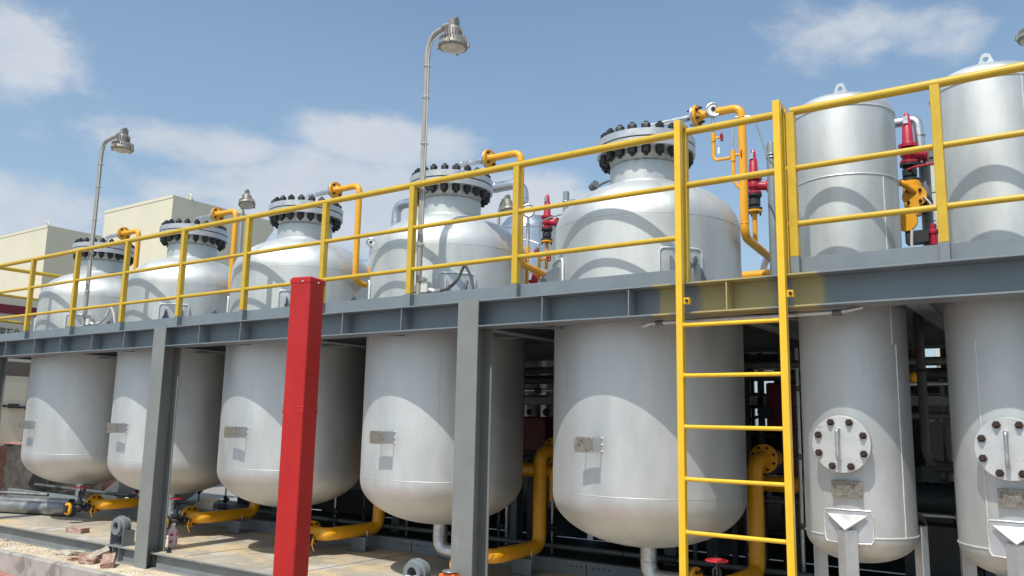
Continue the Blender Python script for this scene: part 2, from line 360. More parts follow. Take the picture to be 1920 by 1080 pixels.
for tx in (-8.40, -8.30, -8.19, -4.38, -4.28, -4.17):
    b = MB(); b.bb(tx-.004, tx+.004, 4.852, 4.904, -1.4486, -1.3218); child(b, 'stiffener', m_bottom, sk)
rng = random.Random(5); b = MB()
for x in (-12.9, -10.05, -7.2, -5.75, -4.0, -1.3):
    pts = [(x+rng.uniform(-.002, .002), 4.93+.05*k, -1.3105) for k in range(33)]; b.tube(pts, .0045, 6)
child(b, 'weld_seam', m_bottom, sk, split=True)
b = MB(); b.bb(-14.4, 2.3, 6.56, 6.568, -1.3100, -1.19); b.bb(-14.4, 2.3, 6.569, 6.64, -1.198, -1.19)
child(b, 'inner_channel', m_grey, sk, bevel=.002)
b = MB()
for c in range(-7, 3):
    for k in range(4): b.cyl((c*2.03+.15+k*.05, 6.553, -1.235), (c*2.03+.15+k*.05, 6.5595, -1.235), .007, 8); b.cyl((c*2.03+.37+k*.05, 6.553, -1.235), (c*2.03+.37+k*.05, 6.5595, -1.235), .007, 8)
    b.bb(c*2.03+.30, c*2.03+.304, 6.555, 6.5595, -1.305, -1.2)
child(b, 'bolt', m_bolt, sk, split=True)

def trunnion(x, label):
    t = thing('lifting_trunnion', label, 'lifting lug', (x, 4.86, -1.311), group='lifting trunnions on the skid edge')
    b = MB()
    for dx in (-.11, .11): b.bb(dx-.005, dx+.005, .02, .15, .0031, .155)
    b.bb(-.105, .105, .142, .149, .0031, .155); b.bb(-.13, .13, -.005, .16, -.001, .003)
    b.build('cradle', m_grey, t, bevel=.0015)
    b = MB(); c = (-.02, 0, .19)
    b.lathe([(.045, -.05), (.085, -.05), (.085, -.015), (.087, -.012), (.102, -.012), (.102, .03), (.082, .032), (.082, .075), (.045, .075), (.045, -.05)], 40, (0, .05, .19), 'Y', caps=False)
    b.build('ring', m_grey, t, bevel=.002)
trunnion(-8.30, 'grey lifting trunnion ring left of the column, beside the bricks')
trunnion(-4.28, 'grey lifting trunnion ring at the bottom edge, right of the red post')

# ------------------------------------------------------------------ steel platform
pf = thing('steel_platform', 'grey steel platform frame on columns, vessels rising through its deck', 'platform', (0, 4.86, -1.459))
ZT, ZB = .887, .690
b = MB(); XA, XB = -11.75, 2.3
b.bb(XA, XB, 4.80, 5.0, ZT-.010, ZT); b.bb(XA, XB, 4.80, 5.0, ZB, ZB+.010); b.bb(XA, XB, 4.925, 4.933, ZB+.0103, ZT-.0103)
eb = child(b, 'edge_beam', m_beam, pf, bevel=.0015)
for x in (-10.31, -8.38, -6.44, -4.44, -2.45):
    b = MB(); b.poly([(x-.004, 4.806, ZB+.0105), (x-.004, 4.9245, ZB+.0105), (x-.004, 4.9245, ZT-.0105), (x-.004, 4.806, ZT-.0105)], (.008, 0, 0)); s_ = child(b, 'stiffener', m_beam, pf); 
for x in (-11.03, -9.7, -9.02, -7.07, -5.1, -3.12, -1.79):
    b = MB(); b.bb(x-.004, x+.004, 4.806, 4.9245, ZB+.0105, ZT-.0105); child(b, 'stiffener', m_beam, pf)
# side beams along Y, back beam, cross beams, deck
b = MB(); b.bb(XA, XB, 7.6, 7.8, ZT-.01, ZT); b.bb(XA, XB, 7.6, 7.8, ZB, ZB+.01); b.bb(XA, XB, 7.696, 7.704, ZB+.0103, ZT-.0103); child(b, 'back_beam', m_grey, pf)
for x in (-11.68, -9.93, -7.9, -5.88, -3.85, -1.9, -.8, 1.5):
    b = MB(); b.bb(x-.06, x+.06, 5.003, 7.597, ZB+.02, ZB+.028); b.bb(x-.003, x+.003, 5.003, 7.597, ZB+.0283, ZT-.012)
    child(b, 'cross_beam', m_grey, pf)
for x, y0, y1, dx in ((-10.9, 5.0, 5.7, .9), (-8.9, 5.0, 5.7, .9), (-6.9, 5.0, 5.7, .9), (-4.9, 5.0, 5.7, .9), (-3.5, 5.0, 5.75, .8), (-1.95, 5.0, 5.6, .5)):
    b = MB(); b.poly([(x, y0, ZB+.004), (x+.07, y0, ZB+.004), (x+dx+.07, y1, ZB+.004), (x+dx, y1, ZB+.004)], (0, 0, .012)); child(b, 'diagonal_brace', m_grey, pf)
b = MB(); b.bb(XA, XB, 5.0, 9.6, ZT-.0095, ZT-.0035); child(b, 'deck', m_grey, pf)
for cx in (-11.45, -7.715, -3.765, .19):
    b = MB(); w = .095 if cx > -7 else .105
    b.bb(cx-w, cx+w, 4.797, 4.809, -1.455, .896); b.bb(cx-w, cx+w, 4.978, 4.990, -1.455, ZB-.001); b.bb(cx-.004, cx+.004, 4.8093, 4.9777, -1.455, ZB-.001)
    c = child(b, 'column', m_greycol, pf, bevel=.0015)
    b = MB(); b.bb(cx-.16, cx+.16, 4.72, 5.12, -1.4592, -1.4553); child(b, 'base_plate', m_sand, pf)
    b = MB()
    for dx in (.05, .16):
        b.cyl((cx+.1+dx-.05, 4.87+dx*.6, -1.45), (cx+.1+dx-.05, 4.87+dx*.6, -1.26), .009, 10); b.lathe([(.022, 0), (.022, .02), (.014, .03), (.014, .05)], 6, (cx+.1+dx-.05, 4.87+dx*.6, -1.312))
    child(b, 'anchor_bolt', m_bolt, pf)
for cx in (-11.6, -9.2, -7.0, -5.3, -3.45, -2.3, -.75, .9):
    b = MB(); b.bb(cx-.06, cx+.06, 7.62, 7.628, -1.31, ZB); b.bb(cx-.06, cx+.06, 7.74, 7.748, -1.31, ZB); b.bb(cx-.003, cx+.003, 7.6283, 7.7397, -1.31, ZB)
    child(b, 'column', m_grey, pf)
# toe boards
for x0, x1 in ((XA, -2.03), (-1.405, XB)):
    b = MB(); b.bb(x0, x1, 4.887, 4.894, ZT+.001, .992); child(b, 'toe_board', m_grey, pf, bevel=.001)
b = MB(); b.bb(XA, XA+.006, 4.90, 7.7, ZT+.001, .992); child(b, 'toe_board', m_grey, pf)

# ------------------------------------------------------------------ guardrails
ZR = (1.887, 1.530, 1.190)
def guardrail(label, x0, x1, posts, yend=None, x_end=None, zs=ZR):
    t = thing('guardrail', label, 'railing', (x0, YF, ZT))
    for i, z in enumerate(zs):
        r = .0255 if i == 0 else .0175
        b = MB(); b.cyl((x0, YF, z), (x1, YF, z), r, 20); 
        for x in posts:
            for e_ in ((-.026, .026) if i else ()): b.torus((x+e_, YF, z), r+.001, .0035, 'X', 14, 6)
        child(b, 'top_rail' if i == 0 else 'mid_rail', m_railing, t)
    for x in posts:
        b = MB(); b.bb(x-.025, x+.025, YF-.025, YF+.0255, .992, ZR[0]-.012)
        child(b, 'post', m_railing, t, bevel=.004)
        b = MB(); b.bb(x-.0255, x+.0255, YF-.0255, YF+.0262, ZT+.0005, .9915)
        child(b, 'post_foot', m_grey, t, bevel=.004)
    return t
posts = [-11.70]+[-10.66, -9.60, -8.56, -7.52, -6.49, -5.43, -4.41, -3.385]
guardrail('long yellow guardrail running from the far left to the ladder', -11.70, -2.09, posts)
guardrail('yellow guardrail right of the ladder in front of the two slim vessels', -1.385, 2.2, [-1.385, -.60, .35, 1.3])
t = thing('guardrail', 'yellow guardrail closing the far left end of the platform', 'railing', (-11.70, YF, ZT))
for i, z in enumerate(ZR):
    b = MB(); b.cyl((-11.70, YF, z), (-11.70, 7.6, z), .0255 if i == 0 else .0175, 16); child(b, 'top_rail' if i == 0 else 'mid_rail', m_railing, t)
for y in (6.2, 7.6):
    b = MB(); b.bb(-11.725, -11.675, y-.025, y+.025, ZT, ZR[0]-.01); child(b, 'post', m_railing, t, bevel=.003)

# ladder
t = thing('ladder', 'bright yellow vertical ladder with round rungs climbing to the platform gap', 'ladder', (-1.75, 4.76, -1.46))
for x in (-2.072, -1.438):
    b = MB(); b.bb(x-.021, x+.021, 4.745, 4.787, -1.459, 1.935); child(b, 'rail', m_ladder, t, bevel=.003)
    b = MB(); b.bb(x-.020, x+.020, 4.7872, 4.8848, 1.90, 1.933); b.bb(x-.021, x+.021, 4.842, 4.885, ZT+.001, 1.899); child(b, 'hand_post', m_railing, t, bevel=.003)
for z in (1.887, 1.530):
    b = MB(); b.cyl((-2.05, 4.862, z), (-1.41, 4.862, z), .024 if z > 1.8 else .021, 18); child(b, 'gap_bar', m_railing, t)
z = .613
while z > -1.4:
    b = MB(); b.cyl((-2.05, 4.766, z), (-1.459, 4.766, z), .0125, 14)
    for x, s in ((-2.051, 1), (-1.459, -1)): b.lathe([(.018, 0), (.0125, .008)], 12, (x, 4.766, z), Matrix(((0, 0, s), (1, 0, 0), (0, 1, 0))))
    child(b, 'rung', m_ladder, t); z -= .3085
for x in (-2.05, -1.416):
    b = MB(); b.bb(x, x+.035, 4.767, 4.799, .745, .785); child(b, 'bracket', m_ladder, t)
    b = MB(); b.cyl((x+.022, 4.752, .765), (x+.022, 4.7665, .765), .010, 6); child(b, 'bolt', m_rust, t)

# conduit under the beam
t = thing('conduit', 'thin galvanised conduit hanging below the platform beam behind the ladder', 'conduit', (-2.3, 4.9, .62))
b = MB(); b.tube([(-2.40, 4.90, .635), (-2.34, 4.9, .655), (-1.5, 4.9, .655), (-1.15, 4.9, .66), (-1.05, 4.95, .685)], .013, 12, .03); child(b, 'tube', m_galv, t)
b = MB()
for x in (-2.3, -1.2): b.cyl((x, 4.9, .655), (x+.05, 4.9, .656), .018, 12)
child(b, 'coupling', m_castgrey, t, split=True)

# ------------------------------------------------------------------ big vessels
def arc(cx, rx, z0, rz, a0, a1, n, s=1): return [(cx+rx*cos(a0+(a1-a0)*i/n), z0+s*rz*sin(a0+(a1-a0)*i/n)) for i in range(n+1)]
ZBASE = -1.31
def vessel(i, label, plate_dx, plate_side, bolts_rot):
    t = thing('storage_vessel', label, 'vessel', (TX[i], YC, ZBASE), group='large silver vessels in the row'); h = -ZBASE
    zs0, zs1 = -.504, 1.483; hb, ht = .380, .395
    prof = [(0, h+zs0-hb)]
    k = 18
    for j in range(1, k+1):
        a = pi/2*j/k; prof.append((RT*sin(a), h+zs0-hb*cos(a)))
    prof += [(RT, h+zs0+.04), (RT, h+.3), (RT, h+zs1-.03)]
    for j in range(0, k+1):
        a = pi/2*j/k; r = RT*cos(a)
        if r < .285: break
        prof.append((r, h+zs1+ht*sin(a)))
    zn = prof[-1][1]
    b = MB(); b.lathe(prof, 112, caps=True); b.build('shell', m_silver, t, angle=50)
    b = MB(); b.lathe([(.284, zn-.04), (.284, h+2.0090), (.276, h+2.0190), (.276, h+2.0240)], 72); b.lathe([(.302, zn-.045), (.292, zn+.012), (.283, zn+.02)], 72); b.lathe([(.27, h+2.0200), (.272, h+2.0320), (.29, h+2.0590), (.305, h+2.1010)], 72)
    b.build('neck', m_silver2, t)
    b = MB(); b.lathe([(.28, h+2.1020), (.386, h+2.1020), (.389, h+2.1050), (.389, h+2.1560), (.386, h+2.1590), (.35, h+2.1590)], 80); b.build('lower_flange', m_flange, t, angle=30)
    b = MB(); b.lathe([(.37, h+2.1592), (.37, h+2.1688)], 80); b.build('gasket', m_bolt, t)
    b = MB(); b.lathe([(.35, h+2.1690), (.386, h+2.1690), (.389, h+2.1720), (.389, h+2.2230), (.386, h+2.2260), (.0, h+2.2260)], 80, caps=False); b.build('cover_flange', m_flange, t, angle=30)
    # 20 bolts, each its own part sharing one mesh
    b = MB(); b.lathe([(.014, -.078), (.018, -.074), (.018, -.058), (.0335, -.0562), (.0365, -.050), (.0365, -.0005), (.018, -.0005), (.018, .1245), (.0365, .1245), (.0365, .168), (.033, .174), (.019, .1742), (.018, .190), (.012, .192)], 6)
    first = b.build('bolt', m_bolt, t, loc=(.337, 0, h+2.1020), bevel=.0015)
    for j in range(20):
        a = 2*pi*(j+bolts_rot)/20
        o = first if j == 0 else first.copy()
        if j: COL.objects.link(o); o.parent = t
        o.location = (.337*cos(a), .337*sin(a), h+2.1020); o.rotation_euler = (0, 0, random.uniform(0, 1))
    # bottom outlet elbow turning along the row to the flange
    b = MB(); b.tube([(0, 0, h+zs0-hb+.03), (0, 0, h-1.107), (.34, 0, h-1.107)], .062, 24, .11, 9); b.torus((0, 0, h-.99), .062, .004); b.build('outlet_elbow', m_galv, t)
    # support lugs on the deck
    for a in (-45, -135, 45, 135):
        a = RD(a); e = Vector((cos(a), sin(a), 0)); f = Vector((-sin(a), cos(a), 0)); zl = h+.89
        b = MB()
        n = 7; pts_o = []
        for q in range(n+1):
            u = a+(-.215+.43*q/n); pts_o.append((u,))
        for q in range(n):
            u0, u1 = pts_o[q][0], pts_o[q+1][0]
            P = [Vector((cos(u)*(RT+.001), sin(u)*(RT+.001), zz)) for u, zz in ((u0, zl), (u1, zl), (u1, zl+.33), (u0, zl+.33))]
            d_ = e*.012
            b.poly(P, d_)
        b.build('repad', m_skin, t)
        b = MB(); R0 = RT+.014
        pts = [(a-.215, zl), (a-.215, zl+.305), (a-.20, zl+.328), (a-.17, zl+.335), (a-.08, zl+.335), (a, zl+.335), (a+.08, zl+.335), (a+.17, zl+.335), (a+.20, zl+.328), (a+.215, zl+.305), (a+.215, zl)]
        b.tube([(cos(u)*R0*1.0, sin(u)*R0, zz) for u, zz in pts], .009, 8); b.build('weld_bead', m_caulk, t)
        for s in (-.085, .085):
            b = MB(); p = e*(RT+.006)+f*s
            b.poly([p+Vector((0, 0, zl)), p+e*.27+Vector((0, 0, zl)), p+e*.27+Vector((0, 0, zl+.025)), p+e*.05+Vector((0, 0, zl+.275)), p+Vector((0, 0, zl+.275))], f*.009)
            b.build('gusset', m_grey, t, bevel=.001)
        b = MB(); p = e*(RT-.02)-f*.13; b.poly([p+Vector((0, 0, zl-.0005)), p+e*.32+Vector((0, 0, zl-.0005)), p+e*.32+f*.26+Vector((0, 0, zl-.0005)), p+f*.26+Vector((0, 0, zl-.0005))], (0, 0, .010)); b.build('base_plate', m_grey, t)
    # nameplate bracket
    px = plate_dx; y0 = 4.975-YC; yb = -math.sqrt(RT*RT-(px+plate_side)**2)-.0
    w = plate_side; zt, zb = h-.085, h-.190
    b = MB(); b.bb(px-.004, px+w, y0, y0+.003, zb, zt); pl = b.build('nameplate', m_plate, t, bevel=.001)
    b = MB()
    b.bb(px+.0172, px+w-.0032, y0+.0035, y0+.0055, zb+.004, zt-.004)
    for x in (px+.014, px+w-.003):
        b.bb(x, x+.003, y0+.0035, -math.sqrt(RT*RT-x*x)+.004, zb+.003, zt-.003)
    b.build('nameplate_bracket', m_skin, t)
    b = MB()
    for x in (px+.004, px+w-.008):
        for zz in (zb+.008, zt-.008): b.sphere((x, y0-.001, zz), .0035, 8)
    for zz in (zb+.008, (zb+zt)/2, zt-.008): b.sphere((px+w+.004, -math.sqrt(RT*RT-(px+w)**2)-.002, zz), .006, 8)
    b.build('rivet', m_white, t, split=True)
    b = MB()
    rng = random.Random(i)
    for row in range(6):
        x = px+.012
        while x < px+w-.02:
            l_ = rng.uniform(.006, .022); b.bb(x, min(x+l_, px+w-.01), y0-.0012, y0-.0003, zt-.02-row*.0135, zt-.0165-row*.0135); x += l_+rng.uniform(.004, .012)
    b.build('stamped_lines', m_ink, t)
    # longitudinal and ring welds
    b = MB(); b.torus((0, 0, h+zs1-.003), RT-.0002, .0018, n=112, m=6); b.torus((0, 0, h+zs0+.02), RT+.0002, .0022, n=112, m=6); b.build('weld_seam', m_silver2, t, split=True)
    return t
vessel(0, 'large silver vessel at the far left end of the row, against the cream boxes', -.04, .15, .1)
vessel(1, 'second large silver vessel from the left, half behind the left grey column', -.02, .155, .35)
vessel(2, 'middle large silver vessel, crossed by the red post', .015, .155, .2)
vessel(3, 'fourth large silver vessel, just left of the ladder vessel and behind the central column', -.076, .15, .6)
vessel(4, 'largest looking silver vessel, standing behind the yellow ladder', -.143, .141, .45)

# ------------------------------------------------------------------ small fittings builders
def flange_bolts(t, c, axis, R_, n, ln=.03, r=.009, m=None):
    """n bolt heads round a flange; every head a part of its own"""
    ax = {'Z': Matrix.Identity(3), 'X': Matrix(((0, 0, 1), (1, 0, 0), (0, 1, 0))), 'Y': Matrix(((1, 0, 0), (0, 0, 1), (0, -1, 0)))}[axis]
    b = MB(); b.lathe([(r, -ln), (r, ln)], 6, (0, 0, 0), ax); b.lathe([(r*.55, -ln*1.35), (r*.55, ln*1.35)], 8, (0, 0, 0), ax)
    first = b.build('bolt', m or m_bolt, t)
    for k in range(n):
        a = 2*pi*(k+.5)/n; o = first if k == 0 else first.copy()
        if k: COL.objects.link(o); o.parent = t
        o.location = Vector(c)+ax @ Vector((cos(a)*R_, sin(a)*R_, 0))
def handwheel(b, c, R_, axis='Z', r=.006):
    b.torus(c, R_, r, axis, 28, 8)
    ax = {'Z': Matrix.Identity(3), 'X': Matrix(((0, 0, 1), (1, 0, 0), (0, 1, 0))), 'Y': Matrix(((1, 0, 0), (0, 0, 1), (0, -1, 0)))}[axis]
    for k in range(5):
        a = 2*pi*k/5; b.cyl(c, Vector(c)+ax @ Vector((cos(a)*R_, sin(a)*R_, 0)), r*.8, 8)
    b.sphere(c, r*2.2, 10)

LBL = ['the far left vessel', 'the second vessel from the left', 'the middle vessel', 'the fourth vessel', 'the ladder vessel']
# top outlet pipe: silver stub, flange pair, yellow gooseneck dropping behind the vessel
for i in range(5):
    x0 = TX[i]; zt = 2.372
    t = thing('vent_pipe', 'silver and yellow gooseneck pipe leaving the top flange of '+LBL[i], 'pipe', (x0, YC, 2.226), group='gooseneck pipes on the vessel tops')
    h = zt-2.226
    b = MB(); b.tube([(0, 0, .001), (0, 0, h-.005), (.42, 0, h)], .0245, 18, .06, 8); b.torus((.13, 0, h), .025, .0025, 'X'); b.torus((0, 0, .008), .027, .006); b.build('stub_pipe', m_galv, t)
    b = MB(); b.lathe([(.084, .405), (.084, .425)], 40, (0, 0, h), 'X'); b.build('flange', m_galv, t, bevel=.002)
    b = MB(); b.lathe([(.08, .4252), (.08, .4288)], 40, (0, 0, h), 'X'); b.build('gasket', m_bolt, t)
    b = MB(); b.lathe([(.086, .429), (.086, .450), (.05, .453), (.031, .49)], 40, (0, 0, h), 'X'); b.build('flange', m_pipe, t, label='yellow half of the flange pair')
    b = MB(); b.tube([(.44, 0, h), (.79, 0, h), (.79, 0, h-1.0), (.79, .75, h-1.07)], .031, 22, .085, 9)
    b.torus((.79, 0, h-.085), .0312, .0022); b.torus((.79, 0, h-.9), .0312, .0022); b.build('gooseneck', m_pipe, t)
    flange_bolts(t, (.43, 0, h), 'X', .064, 4 if i < 4 else 6, .038, .011)

# bottom yellow pipe set
for i in range(5):
    x0 = TX[i]; z = -1.107
    t = thing('bottom_pipe', 'thick yellow outlet pipe with flange running back under '+LBL[i], 'pipe', (x0, YC, ZBASE), group='yellow outlet pipes below the vessels')
    h = z-ZBASE
    b = MB(); b.tube([(.40, 0, h), (.57, 0, h), (.57, .72, h), (.57, .72, h+.85), (.57, 1.25, h+.86)], .062, 28, .12, 10)
    for q in ((.57, .13, h, 'Y'), (.57, .58, h, 'Y'), (.57, .72, h+.13, 'Z'), (.57, .72, h+.72, 'Z')): b.torus(q[:3], .0622, .003, q[3], 32, 6)
    b.build('pipe', m_pipe, t)
    b = MB(); b.lathe([(.115, .355), (.115, .38), (.075, .384), (.063, .42)], 40, (0, 0, h), 'X'); b.build('flange', m_pipe, t, bevel=.002)
    b = MB(); b.lathe([(.115, .325), (.115, .352)], 40, (0, 0, h), 'X'); b.build('flange', m_castgrey, t, bevel=.002, label='grey half of the flange pair')
    flange_bolts(t, (.355, 0, h), 'X', .092, 8, .042, .012)
    b = MB(); b.lathe([(.115, .93), (.115, .955)], 40, (.57, 0, h+.86), 'Y'); b.build('flange', m_pipe, t, bevel=.002)
    b = MB(); b.lathe([(.115, .958), (.115, .985)], 40, (.57, 0, h+.86), 'Y'); b.build('flange', m_castgrey, t, bevel=.002)
    flange_bolts(t, (.57, .955, h+.86), 'Y', .092, 8, .035, .012)
    b = MB(); b.torus((.57, .50, h), .066, .0055, 'Y', 20, 8, 0, pi) ; 
    for s in (-1, 1): b.cyl((.57+s*.066, .50, h), (.57+s*.066, .50, h-.10), .0055, 8)
    b.build('u_bolt', m_galv, t)
    b = MB(); b.bb(.47, .67, .44, .448, 0.001, h-.064); b.bb(.47, .67, .448, .56, h-.072, h-.064); b.bb(.46, .68, .38, .58, 0.0008, .006); b.build('pipe_shoe', m_grey, t, bevel=.002)
    # drain valve
    v = thing('drain_valve', 'dark valve with red handwheel and yellow end flange below '+LBL[i], 'valve', (x0+(.44, .45, .45, .5, .62)[i], YC, ZBASE), group='drain valves along the skid')
    z = h-.03
    b = MB(); b.tube([(0, -.06, z), (0, -.42, z)], .03, 16); b.sphere((0, -.24, z), .055, 16); b.lathe([(.05, -.14), (.05, -.12)], 24, (0, 0, z), 'Y'); b.lathe([(.055, -.16), (.055, -.142)], 24, (0, 0, z), 'Y')
    b.lathe([(.07, .34), (.07, .362)], 28, (0, 0, z), Matrix(((1, 0, 0), (0, 0, -1), (0, 1, 0))))
    b.lathe([(.036, .0), (.038, .05), (.055, .052), (.055, .08), (.03, .082), (.02, .13)], 20, (0, -.24, z))
    b.bb(-.03, -.02, -.25, -.23, z+.1, z+.2); b.bb(.02, .03, -.25, -.23, z+.1, z+.2); b.bb(-.03, .03, -.25, -.23, z+.19, z+.2); b.cyl((0, -.24, z+.1), (0, -.24, z+.27), .008, 10)
    b.build('body', m_cast, v)
    b = MB(); handwheel(b, (0, -.24, z+.245), .072); b.build('handwheel', m_wheel, v)
    b = MB(); b.lathe([(.074, .366), (.074, .386), (.07, .39)], 32, (0, 0, z), Matrix(((1, 0, 0), (0, 0, -1), (0, 1, 0)))); b.build('blind_flange', m_pipe, v)
    ax = 'Y'
    flange_bolts(v, (0, -.37, z), 'Y', .05, 4, .034, .010)
    b = MB(); b.tube([(.10, -.02, z+.06), (.06, -.10, z+.04), (.055, -.12, z-.06), (.07, -.1, z-.12)], .004, 6, .03); b.build('ground_wire', m_pipe, v)

# ------------------------------------------------------------------ slim vessels
NX, NY, NR = (-1.228, -.390), 5.464, .3132
def slim(x, label):
    t = thing('slim_vessel', label, 'vessel', (x, NY, ZBASE), group='slim silver vessels on legs'); h = -ZBASE
    k = 14; z0, z1 = -.615, 1.985
    prof = [(0, h+z0-.17)]+[(NR*sin(pi/2*j/k), h+z0-.17*cos(pi/2*j/k)) for j in range(1, k+1)]+[(NR, h+.5), (NR, h+1.5)]+[(NR*cos(pi/2*j/k)**.6, h+z1+.14*sin(pi/2*j/k)**.9) for j in range(0, k)]+[(0, h+z1+.14)]
    b = MB(); b.lathe(prof, 88); b.build('shell', m_silver2, t, angle=50)
    b = MB()
    for z in ((z0+.005, 1.54, z1) if x < -1 else (z0+.005, z1)): b.torus((0, 0, h+z), NR+.001, .005, n=88, m=8)
    b.build('ring_weld', m_caulk, t, split=True)
    b = MB()
    def stripe(a, za, zb_, w=.006):
        n = 26; rng = random.Random(int(a*10)+int(x*100)); pts = []
        for q in range(n+1): pts.append((cos(RD(a)+rng.uniform(-1, 1)*.004)*(NR+.0005), sin(RD(a)+rng.uniform(-1, 1)*.004)*(NR+.0005), h+za+(zb_-za)*q/n))
        b.tube(pts, w*.6, 8)
    stripe(-33 if x < -1 else -54, 1.54 if x < -1 else 1.985, .5); stripe(-28 if x < -1 else -115, .5, z0)
    b.build('seam_weld', m_caulk, t, split=True)
    # lifting eye
    b = MB(); P = [(-.055, 0, 0), (.055, 0, 0), (.05, 0, .05), (.03, 0, .105)]+[(.03*cos(a), 0, .105+.03*sin(a)) for a in [pi*j/8 for j in range(1, 8)]]+[(-.03, 0, .105), (-.05, 0, .05)]
    n = len(P); bm = b.bm
    hole = [Vector((.016*cos(2*pi*j/n-.9), 0, .095+.016*sin(2*pi*j/n-.9))) for j in range(n)]
    # outline matched ring to hole ring
    Ps = sorted([Vector(p) for p in P], key=lambda p: math.atan2(p.z-.095, p.x)); hs = sorted(hole, key=lambda p: math.atan2(p.z-.095, p.x))
    fr = [[bm.verts.new(p+Vector((0, dy, h+z1+.13))) for p in lst] for lst in (Ps, hs) for dy in (-.007, .007)]
    for i_ in range(n):
        j_ = (i_+1) % n
        bm.faces.new((fr[0][i_], fr[0][j_], fr[2][j_], fr[2][i_])); bm.faces.new((fr[1][i_], fr[3][i_], fr[3][j_], fr[1][j_]))
        bm.faces.new((fr[0][i_], fr[1][i_], fr[1][j_], fr[0][j_])); bm.faces.new((fr[2][i_], fr[2][j_], fr[3][j_], fr[3][i_]))
    b.box((0, 0, h+z1+.135), (.15, .06, .014)); b.build('lifting_eye', m_skin, t)
    # manhole with cover, bolts and handle
    zm = h-.085
    b = MB(); b.lathe([(.13, -NR+.06), (.13, -NR-.025)][::-1], 48, (0, 0, zm), Matrix(((1, 0, 0), (0, 0, 1), (0, -1, 0))) ); 
    ax = Matrix(((1, 0, 0), (0, 0, 1), (0, -1, 0)))
    b.lathe([(.16, -NR-.050), (.16, -NR-.026)], 56, (0, 0, zm), ax); b.build('manhole_flange', m_silver2, t)
    b = MB(); b.lathe([(0, -NR-.078), (.160, -NR-.078), (.163, -NR-.075), (.163, -NR-.054)], 64, (0, 0, zm), ax, caps=False); mc = b.build('manhole_cover', m_manhole, t, angle=30)
    b = MB(); b.lathe([(.019, -NR-.094), (.021, -NR-.092), (.021, -NR-.078)], 6, (0, 0, 0), ax); b.lathe([(.011, -NR-.106), (.011, -NR-.094)], 10, (0, 0, 0), ax)
    f0 = b.build('bolt', m_rust, t)
    for k_ in range(8):
        a = 2*pi*(k_+.5)/8; o = f0 if k_ == 0 else f0.copy()
        if k_: COL.objects.link(o); o.parent = t
        o.location = (cos(a)*.134, 0, zm+sin(a)*.134)
    y = -NR-.078
    b = MB(); b.tube([(-.01, y, zm+.085), (-.01, y-.045, zm+.085), (-.01, y-.045, zm-.085), (-.01, y, zm-.085)], .011, 12, .02); b.build('handle', m_galv, t)
    # nameplate, curved repad, front leg with angle iron
    b = MB(); yn = -NR-.03; b.bb(-.075, .095, yn, yn+.004, h-.385, h-.29); b.build('nameplate', m_plate, t, bevel=.002)
    b = MB(); b.bb(-.07, .09, yn+.005, yn+.06, h-.38, h-.295); b.build('nameplate_bracket', m_skin, t)
    rng = random.Random(int(x*50)); b = MB()
    for row in range(6):
        xx = -.062
        while xx < .075:
            l_ = rng.uniform(.006, .02); b.bb(xx, min(xx+l_, .085), yn-.001, yn-.0003, h-.31-row*.011, h-.307-row*.011); xx += l_+rng.uniform(.004, .014)
    b.build('stamped_lines', m_ink, t)
    b = MB(); n = 10
    def pad(u0, u1, za, zb_):
        for q in range(n):
            a0 = RD(-90)+u0+(u1-u0)*q/n; a1 = RD(-90)+u0+(u1-u0)*(q+1)/n
            P = [Vector((cos(a)*(NR+.001), sin(a)*(NR+.001), zz)) for a, zz in ((a0, za), (a1, za), (a1, zb_), (a0, zb_))]
            b.poly(P, (0, -.007, 0))
    pad(-.42, .42, h-.635, h-.465); b.build('repad', m_skin, t)
    b = MB(); R0 = NR+.008
    pts = [(u, zz-.055) for u, zz in ((-.39, h-.585), (-.425, h-.565), (-.43, h-.43), (-.40, h-.405), (-.2, h-.403), (0, h-.403), (.2, h-.403), (.40, h-.405), (.43, h-.43), (.425, h-.565), (.39, h-.585), (.2, h-.587), (0, h-.587), (-.2, h-.587), (-.39, h-.585))]
    b.tube([(cos(RD(-90)+u)*R0, sin(RD(-90)+u)*R0, zz) for u, zz in pts], .0045, 8); b.build('repad_weld', m_caulk, t)
    for a, nm in ((-90, 0), (30, 1), (150, 2)):
        e = Vector((cos(RD(a)), sin(RD(a)), 0)); f = Vector((-sin(RD(a)), cos(RD(a)), 0)); b = MB()
        # angle iron with its corner outwards
        c0 = e*(NR+.075); zt = h-.565
        for s in (-1, 1):
            w = (f*s-e).normalized()
            b.poly([c0+Vector((0, 0, .0)), c0+w*.078, c0+w*.078+Vector((0, 0, zt)), c0+Vector((0, 0, zt))], (-e*.006))
        leg = b.build('leg', m_skin, t)
        b = MB(); b.poly([c0+e*.004+Vector((0, 0, zt-.005)), e*(NR+.006)+f*.112+Vector((0, 0, zt+.075)), e*(NR+.006)-f*.112+Vector((0, 0, zt+.075))], (0, 0, .008)); o = b.build('leg_cap', m_insul, t)
        b = MB(); b.box(c0-e*.03+Vector((0, 0, .004)), (.14, .14, .008)); b.build('foot_plate', m_skin, t)
    return t
slim(NX[0], 'slim silver vessel just right of the ladder, full width in view')
slim(NX[1], 'slim silver vessel cut off by the right edge of the picture')

